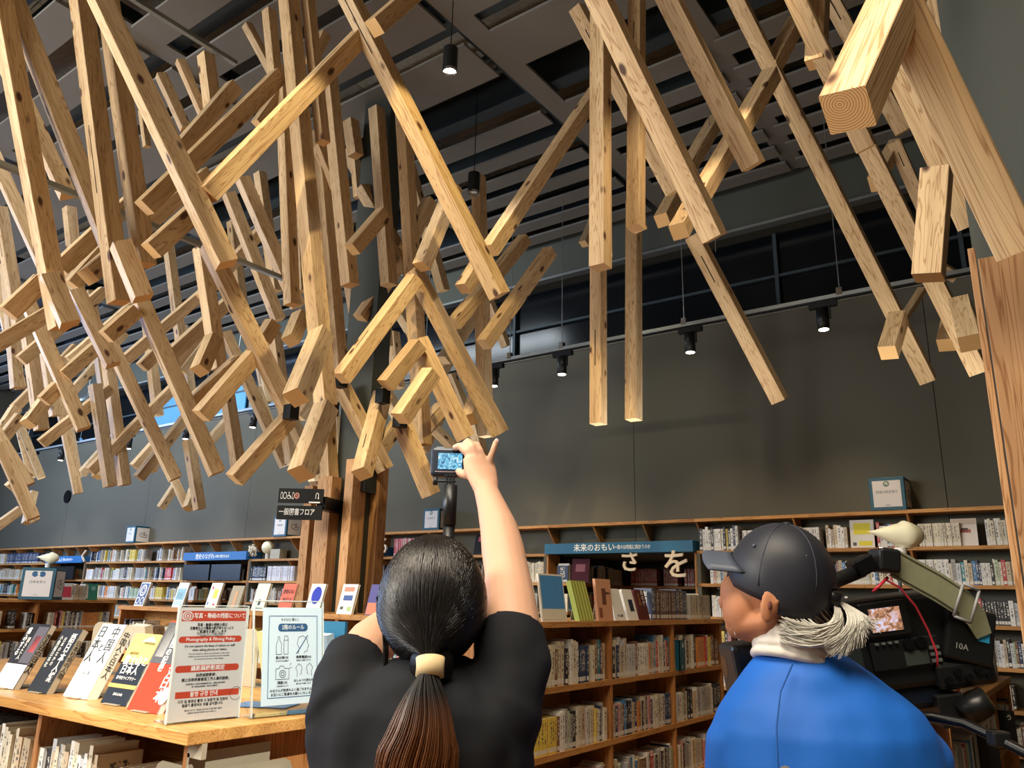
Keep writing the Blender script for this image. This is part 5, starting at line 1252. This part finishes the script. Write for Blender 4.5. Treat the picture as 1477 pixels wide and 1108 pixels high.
b.ell(g(.466, 1.457, 1.5), (.0165, .0075, .033), rot=Matrix.Rotation(R_(12), 3, 'Y')); b.ell(g(.466, 1.458, 1.484), (.008, .008, .012)); b.tube([g(.462, 1.463, 1.525), g(.475, 1.452, 1.526), g(.479, 1.449, 1.508), g(.473, 1.452, 1.49)], .005, 8)
# arms
b.tube([g(.44, 1.5, 1.28), g(.412, 1.5, 1.2), g(.405, 1.52, 1.08), g(.42, 1.6, 1.06), g(.5, 1.68, 1.22), g(.53, 1.7, 1.3)], [.045, .042, .04, .036, .028, .024], 16)
b.tube([g(.53, 1.7, 1.3), g(.535, 1.705, 1.335), g(.54, 1.71, 1.355)], [(.02, .03), (.016, .036), (.014, .034)], 14)
for k in range(4): b.tube([g(.53+k*.017, 1.705, 1.35), g(.53+k*.018, 1.712, 1.372), g(.53+k*.019, 1.722, 1.385)], [.0095, .009, .008], 10)
b.tube([g(.525, 1.7, 1.33), g(.508, 1.7, 1.352), g(.502, 1.705, 1.37)], [.011, .0105, .009], 10)
b.tube([g(.69, 1.5, 1.26), g(.735, 1.51, 1.18), g(.76, 1.54, 1.1), g(.82, 1.62, 1.14), g(.845, 1.68, 1.24), g(.86, 1.7, 1.3)], [.055, .052, .044, .038, .03, .025], 16)
b.tube([g(.86, 1.7, 1.3), g(.868, 1.71, 1.33), g(.872, 1.715, 1.35)], [(.02, .03), (.016, .036), (.014, .034)], 14)
for k in range(4): b.tube([g(.852+k*.016, 1.705, 1.345), g(.855+k*.016, 1.7, 1.366), g(.86+k*.015, 1.69, 1.374)], [.0095, .009, .008], 10)
b.tube([g(.85, 1.7, 1.32), g(.836, 1.695, 1.34), g(.832, 1.69, 1.355)], [.011, .0105, .009], 10)
remesh(b.build('body', SKIN_M, MN), .0042, 3, .5)
MB().ell(g(.4635, 1.4462, 1.5), (.004, .004, .008)).build('ear_hollow_shade', flat('ear_shade', '6a3a2a', .7), MN, True)  # dark bead colours in the shade inside the ear
MB().ell(g(.42, 1.608, 1.53), (.006, .008, .004)).build('eye', INK, MN, True)
# shirt
b = MB()
b.rings([(.78, 0, .0, .195, .14), (1.0, 0, .0, .205, .145), (1.15, 0, 0, .2, .148), (1.24, .0, 0, .2, .14), (1.29, .0, .0, .192, .128), (1.325, -.0, .005, .176, .112), (1.355, -.004, .01, .15, .095), (1.384, -.012, .012, .118, .083), (1.406, -.02, .015, .09, .072), (1.418, -.025, .015, .075, .064)], 36)
b.tube([g(.44, 1.5, 1.285), g(.414, 1.5, 1.26), g(.405, 1.5, 1.18), g(.403, 1.505, 1.1)], [.063, .061, .058, .055], 22)
b.tube([g(.69, 1.5, 1.27), g(.715, 1.5, 1.24), g(.733, 1.51, 1.17), g(.745, 1.53, 1.12)], [.064, .064, .06, .056], 22)
for p, q in ((((.385, 1.44, 1.16), (.41, 1.42, 1.26)), .01),):
    b.tube([g(*p[0]), g(*[(p[0][i]+p[1][i])/2 for i in range(3)]), g(*p[1])], [.004, q, .004], 8)
remesh(b.build('sports_shirt', SHIRTU, MN), .0065, 6, .6, .012)
SEAM = flat('shirt_seam', '164f9c', .7)
MB().tube([g(.492, 1.43, 1.406), g(.458, 1.402, 1.362), g(.44, 1.378, 1.31), g(.435, 1.366, 1.26), g(.438, 1.362, 1.2)], .0016, 6).build('shoulder_seam', SEAM, MN, True)
b = MB(); b.ell(g(.448, 1.372, 1.2), (.024, .014, .055)); b.build('grey_side_panel', flat('grey_mesh_panel', '6c6a68', .8), MN, True)
MB().tube([g(.75, 1.53, 1.16), g(.775, 1.55, 1.13), g(.81, 1.6, 1.14)], [.05, .05, .044], 18).build('white_arm_sleeve', SCARF, MN, True)
for s in (-1, 1): MB().rings([(.04, s*.1, .02, .06, .07), (.45, s*.1, 0, .075, .085), (.72, s*.085, 0, .1, .125), (.84, s*.07, 0, .12, .13)], 20).build('trouser_leg', DENIM, MN, True); MB().box((s*.1-.05, -.06, 0), (s*.1+.05, .21, .07)).build('shoe', BLACK, MN, bevel=.015)
# scarf
b = MB()
for k, (z, rr, ty) in enumerate(((1.402, .071, .0), (1.418, .067, .01), (1.434, .063, .004), (1.447, .06, .0))):
    pts = [g(.525+cos(a)*rr*1.0, 1.512+sin(a)*rr*.9, z+.02*cos(a+2.6)) for a in [2*pi*i/20 for i in range(21)]]
    b.tube(pts, [(.0095, .0085)]*21, 10)
remesh(b.build('scarf', SCARF, MN), .0035, 1, .4)
# cap
cc = Vector(g(.512, 1.522, 1.545)); cr = Matrix.Rotation(R_(-30), 3, 'Z')
def capf(q):
    z = q.z
    return (q.x*1.0, q.y, z*(1.0) if z > 0 else z*.55)
c = MB(); n = 44; hh = 16
tiltc = Matrix.Rotation(R_(9), 3, 'Y')
for i in range(hh+1):
    ph = R_(-24)+(R_(90)+R_(24))*i/hh
    for k in range(n):
        a = 2*pi*k/n; q = Vector((cos(a)*cos(ph)*.098, sin(a)*cos(ph)*.086, sin(ph)*.106))
        pu = 1+.006*sin(6*a)*cos(ph)*(1 if i < 12 else 0)+.006*sin(a*5+i)*max(0, 1-i/9)
        # the hem dips low at the back and rises over the temples
        q *= pu; q.z += (-.016 if cos(a) > 0 else .022*(-cos(a)))*max(0, 1-i/7)*1.0
        c.v.append(tuple(cc+cr @ (tiltc @ q)))
for i in range(hh):
    for k in range(n):
        k2 = (k+1) % n
        a = 2*pi*(k+.5)/n
        if i < 4 and cos(a) > .955: continue                # rear opening
        c.f.append((i*n+k, i*n+k2, (i+1)*n+k2, (i+1)*n+k)); c.m.append(0)
o = c.build('cap_crown', CAPM, MN, True); s_ = o.modifiers.new('t', 'SOLIDIFY'); s_.thickness = .002
v = MB(); nn = 14
for j in range(6):
    for k in range(nn+1):
        sv = -1+2*k/nn; e = j/5; yv = sv*.074; xr = -.094*math.sqrt(1-(yv/.0865)**2)
        q = Vector((xr*(1-e)+e*(-.094-.05*(1-.55*abs(sv)**3.5)), yv, .03-.004*e-.034*sv*sv))
        v.v.append(tuple(cc+cr @ (tiltc @ q)+Vector((0, 0, .008))))
for j in range(5):
    for k in range(nn):
        v.f.append((j*(nn+1)+k, j*(nn+1)+k+1, (j+1)*(nn+1)+k+1, (j+1)*(nn+1)+k)); v.m.append(0)
o = v.build('cap_brim', flat('cap_brim_nylon', '444c5a', .5, noise=.04), MN, True); s_ = o.modifiers.new('t', 'SOLIDIFY'); s_.thickness = .004; s_.offset = 0
bt = cc+cr @ (tiltc @ Vector((0, 0, .106))); MB().ell(bt, (.008, .008, .004)).build('cap_button', CAPM, MN, True)
for k in range(6):
    a = 2*pi*k/6+.3; P_ = []
    for i in range(10):
        ph = R_(-8+96*i/9); q_ = Vector((cos(a)*cos(ph)*.0984, sin(a)*cos(ph)*.0864, sin(ph)*.1064)); P_.append(cc+cr @ (tiltc @ q_))
    MB().tube(P_, .0011, 6).build('cap_seam', flat('cap_thread', '2e323e', .6), MN, True)
for dx, dy, dz in ((-.04, -.066, .055), (.05, -.058, .05)):
    q = cc+cr @ (tiltc @ Vector((dx, dy, dz))); MB().ell(q, (.0035, .0035, .0035), 10, 8).build('eyelet', flat('eyelet_thread', '4a5060', .6), MN, True)
# silver hair: swept from the nape into the tail through the cap opening
tg = Vector(g(.583, 1.47, 1.515))
def nape(r, t):
    s = Vector(g(.478+r.random()*.06, 1.455+r.uniform(-.01, .02), 1.472+r.uniform(-.035, .012))); low = r.uniform(.0, .036)
    P = []
    m1 = Vector(g(.545+r.uniform(-.012, .014), 1.42-r.uniform(0, .02), 1.452-low)); m2 = Vector(g(.598+r.uniform(-.014, .016), 1.432, 1.478-low*.8))
    for i in range(13):
        u = i/12; P.append(s*(1-u)**3+m1*3*u*(1-u)**2+m2*3*u*u*(1-u)+tg*u**3)
    return P
strands('nape_hair', HAIRG, MN, nape, 620, 21, .0011)
def gtail(r, t):
    k = r.random(); e = Vector(g(.55+.085*k+r.uniform(-.014, .014), 1.42+r.uniform(-.01, .02), 1.43+.045*k*k+r.uniform(-.016, .016))); P = []
    m1 = tg+Vector((.03+.02*k, -.03, -.02)); m2 = tg+Vector((.03*k+.01, -.045, -.06+.02*k))
    for i in range(12):
        u = i/11; P.append(tg*(1-u)**3+m1*3*u*(1-u)**2+m2*3*u*u*(1-u)+e*u**3)
    return P
strands('grey_ponytail', HAIRG, MN, gtail, 420, 22, .0011)
MB().tube([tg+Vector((-.012, .004, .006)), tg+Vector((.012, -.006, -.006))], .016, 14).build('black_hair_tie', BLACK, MN, True)
def side(r, t):
    s = Vector(g(.485+r.random()*.07, 1.452+.02*r.random(), 1.512-.03*r.random())); e = s+Vector((.03, .0, -.045+.02*r.random()))
    return [s.lerp(e, i/5)+Vector((0, -.006*sin(i/5*pi), 0)) for i in range(6)]
strands('short_side_hair', flat('dark_grey_hair', '5a4a3e', .6), MN, side, 160, 23, .0008)
def beard(r, t):
    s = Vector(g(.418+r.random()*.035, 1.525+.03*r.random(), 1.452+.02*r.random())); return [s, s+Vector((-.004, -.004, -.008))]
strands('stubble', HAIRG, MN, beard, 120, 24, .0007)

# --- action camera on its pole
ac = local((-.132, 1.7), 'action_camera', 'small black action camera on a pole, its lit screen facing back', 'camera'); ac.location.z = 1.786
MB().box((-.036, .0, -.026), (.036, .03, .026)).build('camera_body', BLACK, ac, bevel=.004)
MB().box((-.04, -.004, -.031), (.04, .034, .031)).build('housing', flat('dark_housing', '1c2430', .35), ac, bevel=.006)
def screen(name, cols, scale):
    M, N, L, B = newmat(name); t = N.new('ShaderNodeTexCoord'); n = N.new('ShaderNodeTexNoise'); n.inputs['Scale'].default_value = scale; n.inputs['Detail'].default_value = 6; n.inputs['Distortion'].default_value = 1.5
    L.new(t.outputs['Object'], n.inputs[0]); r = N.new('ShaderNodeValToRGB'); r.color_ramp.elements[0].position = .35; r.color_ramp.elements[1].position = .65
    r.color_ramp.elements[0].color = lin(cols[0]); r.color_ramp.elements[1].color = lin(cols[-1]); e = r.color_ramp.elements.new(.5); e.color = lin(cols[1])
    L.new(n.outputs[0], r.inputs[0]); L.new(r.outputs[0], B.inputs['Emission Color']); B.inputs['Emission Strength'].default_value = .8; B.inputs['Base Color'].default_value = (0, 0, 0, 1); return M
MB().box((-.024, -.0052, -.017), (.028, -.0042, .018)).build('screen', screen('action_screen', ('1c5a90', '6ac4e6', 'e8f2f4'), 90), ac)
MB().box((-.03, -.0055, -.0235), (.022, -.0045, -.0215)).build('status_strip', flat('grey_strip', '7a6a6c', .4), ac)
MB().box((-.03, .004, .031), (-.012, .026, .0335)).build('shutter_key', GREYM, ac)
MB().tube([(0, .034, 0), (0, .045, 0)], .014, 16).build('lens', BLACKM, ac)
pl = local((-.129, 1.7), 'camera_pole', 'black telescopic pole rising behind the head and holding the action camera', 'pole'); pl.location.z = 1.46
MB().tube([(.002, -.002, 0), (.002, 0, .19)], .0125, 20).build('pole_grip', BLACK, pl, True); MB().tube([(.002, 0, .19), (.002, 0, .275)], .0145, 20).build('pole_tube', BLACK, pl, True)
for x in (-.007, .0, .007): MB().box((x-.0018, -.008, .272), (x+.0018, .01, .3)).build('mount_finger', BLACK, pl)
MB().tube([(-.028, 0, .284), (.012, 0, .284)], .003, 10).build('screw', BLACKM, pl); MB().tube([(-.036, 0, .284), (-.027, 0, .284)], .0095, 14).build('thumb_knob', BLACK, pl, True)
MB().box((-.012, -.004, .295), (.012, .02, .302)).build('mount_base', BLACK, pl)

# --- shoulder video camera
vc = local((.78, 1.68), 'video_camera', 'black shoulder video camera with lit side screen and grey-green strap', 'camera'); vc.location.z = 1.44
def q(r, f_, z): return Vector((r-.78, f_-1.68, z-1.44))
T9 = Matrix.Rotation(R_(-9), 4, 'Y').inverted()
def vpart(name, mb, mat, tilt=True, smooth=False, bevel=0, par=None, ang=None):
    o = mb.build(name, mat, par or vc, smooth, bevel)
    if tilt: o.matrix_local = Matrix.Rotation(R_(ang if ang is not None else -9), 4, 'Y').inverted() if False else Matrix.Rotation(R_(-(ang if ang is not None else -8)), 4, 'Y').inverted()
    return o
vpart('camera_body', MB().box((-.17, -.06, -.09), (.12, .09, .085)), BLACK, bevel=.012)
vpart('side_panel', MB().box((-.165, -.066, -.085), (-.09, -.055, .04)), flat('dark_grey_shell', '2c3432', .5), bevel=.006)
vpart('screen_frame', MB().box((-.082, -.074, .012), (.012, -.058, .078)), BLACK, bevel=.003)
vpart('screen', MB().box((-.066, -.0755, .022), (-.004, -.0745, .066)), screen('camera_screen', ('6a4a3c', 'c8906a', 'd8d4f0'), 70))
vpart('control_panel', MB().box((-.075, -.068, -.05), (.06, -.058, .004)), flat('panel_black', '101214', .5), bevel=.002)
vpart('display_window', MB().box((-.012, -.0695, -.046), (.034, -.068, -.02)), flat('lcd_grey', '3c4440', .25))
for k in range(6): vpart('button', MB().box((.038+(k % 2)*.012, -.071, -.045+(k//2)*.012), (.046+(k % 2)*.012, -.067, -.039+(k//2)*.012)), GREYM)
for k in range(2): vpart('dial', MB().tube([(.0+k*.024, -.074, -.006), (.0+k*.024, -.066, -.006)], .0105, 18), BLACKM, smooth=False)
for k in range(4): vpart('toggle', MB().cbox((-.062+k*.013, -.07, .0), (.007, .006, .004)), GREYM)
vpart('battery', MB().box((.07, -.075, -.015), (.165, .05, .09)), BLACK, ang=12, bevel=.006)
o = vpart('battery_sticker', MB().box((.13, -.0765, .03), (.152, -.075, .06)), flat('sticker_blue', '2f9ad0', .4), ang=12)
tx = text('10A', vc, Matrix.Rotation(R_(12), 4, 'Y') @ frame((.1, -.0762, .012), (1, 0, 0), (0, 0, 1)), .016, flat('silver_print', '9aa0a0', .4))
vpart('rear_connector_block', MB().box((.04, -.07, -.1), (.16, .05, -.045)), BLACK, bevel=.012)
for k in range(5): vpart('connector', MB().tube([(.06+k*.02, -.076, -.08+.012*(k % 2)), (.06+k*.02, -.066, -.08+.012*(k % 2))], .0075, 14), BLACKM)
vpart('shoulder_base', MB().box((-.13, -.05, -.13), (.07, .06, -.085)), flat('dark_navy_shell', '0e1a2a', .4), bevel=.012)
vpart('accessory_box', MB().box((.03, -.07, -.165), (.085, .02, -.105)), BLACK, bevel=.004)
vpart('lens_barrel', MB().tube([(-.17, .01, -.02), (-.24, .01, -.03), (-.27, .01, -.034)], [.045, .042, .04], 28), BLACK, smooth=True)
for k in range(3): vpart('lens_ring', MB().tube([(-.19-.022*k, .01, -.026), (-.2-.022*k, .01, -.028)], .046, 28), BLACKM)
h_ = MB(); h_.tube([(-.27, .01, -.014), (-.335, .0, -.018)], [(.052, .058), (.06, .07)], 4, cap=False); 
vpart('lens_hood', MB().box((-.338, -.052, -.098), (-.27, .06, .03)), BLACK, bevel=.01)
vpart('front_glass', MB().tube([(-.33, .03, -.015), (-.3385, .03, -.015)], .022, 28), DGLASS)
vpart('zoom_ring', MB().tube([(-.272, .0, -.036), (-.24, .0, -.036)], .04, 28), CHROME if False else BLACKM)
# handle, microphone, strap, cables
MB().tube([q(.575, 1.58, 1.52), q(.63, 1.59, 1.545), q(.7, 1.6, 1.572)], [.012, .014, .014], 14).build('viewfinder_arm', BLACK, vc, True)
MB().obox(q(.688, 1.575, 1.556), (.036, 0, .018), (0, .05, 0), (-.014, 0, .03)).build('viewfinder_joint', BLACKM, vc, bevel=.004)
MB().obox(q(.722, 1.57, 1.57), (.042, 0, -.004), (0, .06, 0), (.004, 0, .045)).build('microphone_mount', BLACK, vc, bevel=.006)
MB().tube([q(.72, 1.6, 1.57), q(.735, 1.59, 1.615), q(.76, 1.59, 1.612)], .003, 8).build('wire_loop', CHROME, vc, True)
st = MB(); pts = [(.757, 1.585), (.79, 1.568), (.84, 1.542), (.885, 1.514), (.912, 1.485), (.925, 1.452)]; hw = [.027, .028, .028, .027, .022, .016]
for side_ in (-1, 1):
    pass
def ribbon(b, pts, hws, th=.003, y=1.58):
    o = len(b.v)
    for i, (x, z) in enumerate(pts):
        a, c_ = pts[max(i-1, 0)], pts[min(i+1, len(pts)-1)]; d = Vector((c_[0]-a[0], c_[1]-a[1])).normalized(); nx, nz = -d.y, d.x
        for s in (1, -1):
            for yy in (y, y+th): b.v.append(tuple(q(x+nx*hws[i]*s, yy+.004*i, z+nz*hws[i]*s)))
    for i in range(len(pts)-1):
        a = o+i*4; c_ = a+4
        for f in ((a, a+2, c_+2, c_), (a+1, c_+1, c_+3, a+3), (a, c_, c_+1, a+1), (a+2, a+3, c_+3, c_+2)): b.f.append(f); b.m.append(0)
ribbon(st, pts, hw); st.build('strap', flat('grey_green_webbing', '8d9276', .8, noise=.1, nscale=90), vc)
s2 = MB(); ribbon(s2, pts[:4], [.0015]*4, .001, 1.5785)
for sgn in (-1, 1):
    s3 = MB(); ribbon(s3, [(x+.013*sgn*.6, z+.021*sgn) for x, z in pts[:4]], [.0009]*4, .001, 1.5788); s3.build('strap_stitching', flat('strap_thread', '3c4030', .8), vc)
bk = MB()
for a, c_ in (((.862, 1.488), (.888, 1.549)), ((.888, 1.549), (.918, 1.537)), ((.918, 1.537), (.893, 1.476)), ((.893, 1.476), (.862, 1.488))): bk.tube([q(a[0], 1.585, a[1]), q(c_[0], 1.585, c_[1])], .0028, 8)
bk.build('strap_buckle', flat('grey_buckle', '8c9094', .4), vc, True)
MB().tube([q(.735, 1.585, 1.555), q(.76, 1.58, 1.54), q(.79, 1.585, 1.505), q(.812, 1.59, 1.46), q(.824, 1.59, 1.42), q(.82, 1.585, 1.395)], .0022, 8).build('red_cable', flat('red_cable', 'b0303c', .4), vc, True)
MB().tube([q(.742, 1.585, 1.558), q(.72, 1.58, 1.54), q(.708, 1.58, 1.53)], .003, 8).build('red_plug', flat('red_plug', 'c02a3c', .35), vc, True)
MB().tube([q(.9, 1.6, 1.31), q(.88, 1.6, 1.34)], .03, 14).build('grip', BLACK, vc, True)

arm = local((.79, 1.45), 'support_arm', 'glossy black curved arm with a clamp crossing the lower right corner', 'camera support'); arm.location.z = 1.3
def a_(r, f_, z): return (r-.79, f_-1.45, z-1.3)
MB().tube([a_(.72, 1.52, 1.313), a_(.756, 1.5, 1.316), a_(.79, 1.46, 1.312), a_(.815, 1.42, 1.297), a_(.84, 1.37, 1.278), a_(.93, 1.3, 1.235)], [.008, .0085, .0085, .0085, .0085, .0085], 14).build('tube', BLACKM, arm, True)
MB().cbox(a_(.817, 1.41, 1.296), (.03, .026, .024)).build('clamp', BLACK, arm, bevel=.004)
MB().tube([a_(.93, 1.3, 1.235), a_(.95, 1.3, .02)], .012, 12).build('stand_leg', BLACKM, arm); MB().cbox(a_(.95, 1.3, .01), (.25, .25, .02)).build('stand_base', BLACKM, arm)
for k, s in enumerate(bpy.data.objects):
    pass
# pieces that belong to a part rather than to the whole thing go one level deeper
NEST = (('lettering', ('front_cover', 'paper', 'sign_board', 'face_panel', 'divider_face', 'divider_plate', 'sign_panel', 'camera_body')), ('cover_art', ('front_cover',)), ('printed_band', ('paper',)), ('camera_icon', ('paper',)), ('camera_icon_ground', ('paper',)), ('face_drawing', ('paper',)), ('line_icons', ('paper',)), ('blue_frame', ('paper',)), ('slash', ('paper',)),
        ('pictogram', ('sign_panel',)), ('round_pictogram', ('sign_panel',)), ('round_logo', ('face_panel',)), ('logo_mark', ('face_panel',)), ('small_mark', ('face_panel',)), ('bird_emblem', ('face_panel',)), ('lens', ('lamp_head', 'camera_body')), ('bulb', ('housing',)), ('reflector', ('housing',)),
        ('combed_strands', ('hair',)), ('gathered_hair', ('hair',)), ('fingernails', ('body',)), ('ear_hollow_shade', ('body',)), ('eye', ('body',)), ('stubble', ('body',)), ('cheek', ('body',)), ('shoulder_seam', ('sports_shirt',)), ('grey_side_panel', ('sports_shirt',)), ('cap_brim', ('cap_crown',)), ('cap_button', ('cap_crown',)), ('eyelet', ('cap_crown',)), ('cap_seam', ('cap_crown',)),
        ('screen', ('screen_frame', 'housing')), ('status_strip', ('housing',)), ('display_window', ('control_panel',)), ('button', ('control_panel',)), ('toggle', ('control_panel',)), ('dial', ('control_panel',)), ('battery_sticker', ('battery',)), ('connector', ('rear_connector_block',)), ('lens_ring', ('lens_barrel',)), ('zoom_ring', ('lens_barrel',)), ('front_glass', ('lens_hood',)), ('strap_stitching', ('strap',)), ('strap_buckle', ('strap',)))
import re as _re
_kids = {}
for o in bpy.data.objects:
    if o.parent: _kids.setdefault(o.parent.name, []).append(o)
_stem = lambda n: _re.sub(r'\.\d+$', '', n)
NESTD = dict(NEST)
for o in list(bpy.data.objects):
    if o.parent and not o.parent.parent and _stem(o.name) in NESTD:
        sib = _kids[o.parent.name]
        for want in NESTD[_stem(o.name)]:
            c = [s for s in sib if _stem(s.name) == want and s is not o]
            if c:
                if want == 'face_panel':   # the panel this mark lies on
                    c.sort(key=lambda s: (s.matrix_basis.translation-o.matrix_basis.translation).length)
                m_ = c[0].matrix_basis.inverted() @ o.matrix_basis; o.parent = c[0]; o.matrix_basis = m_; break
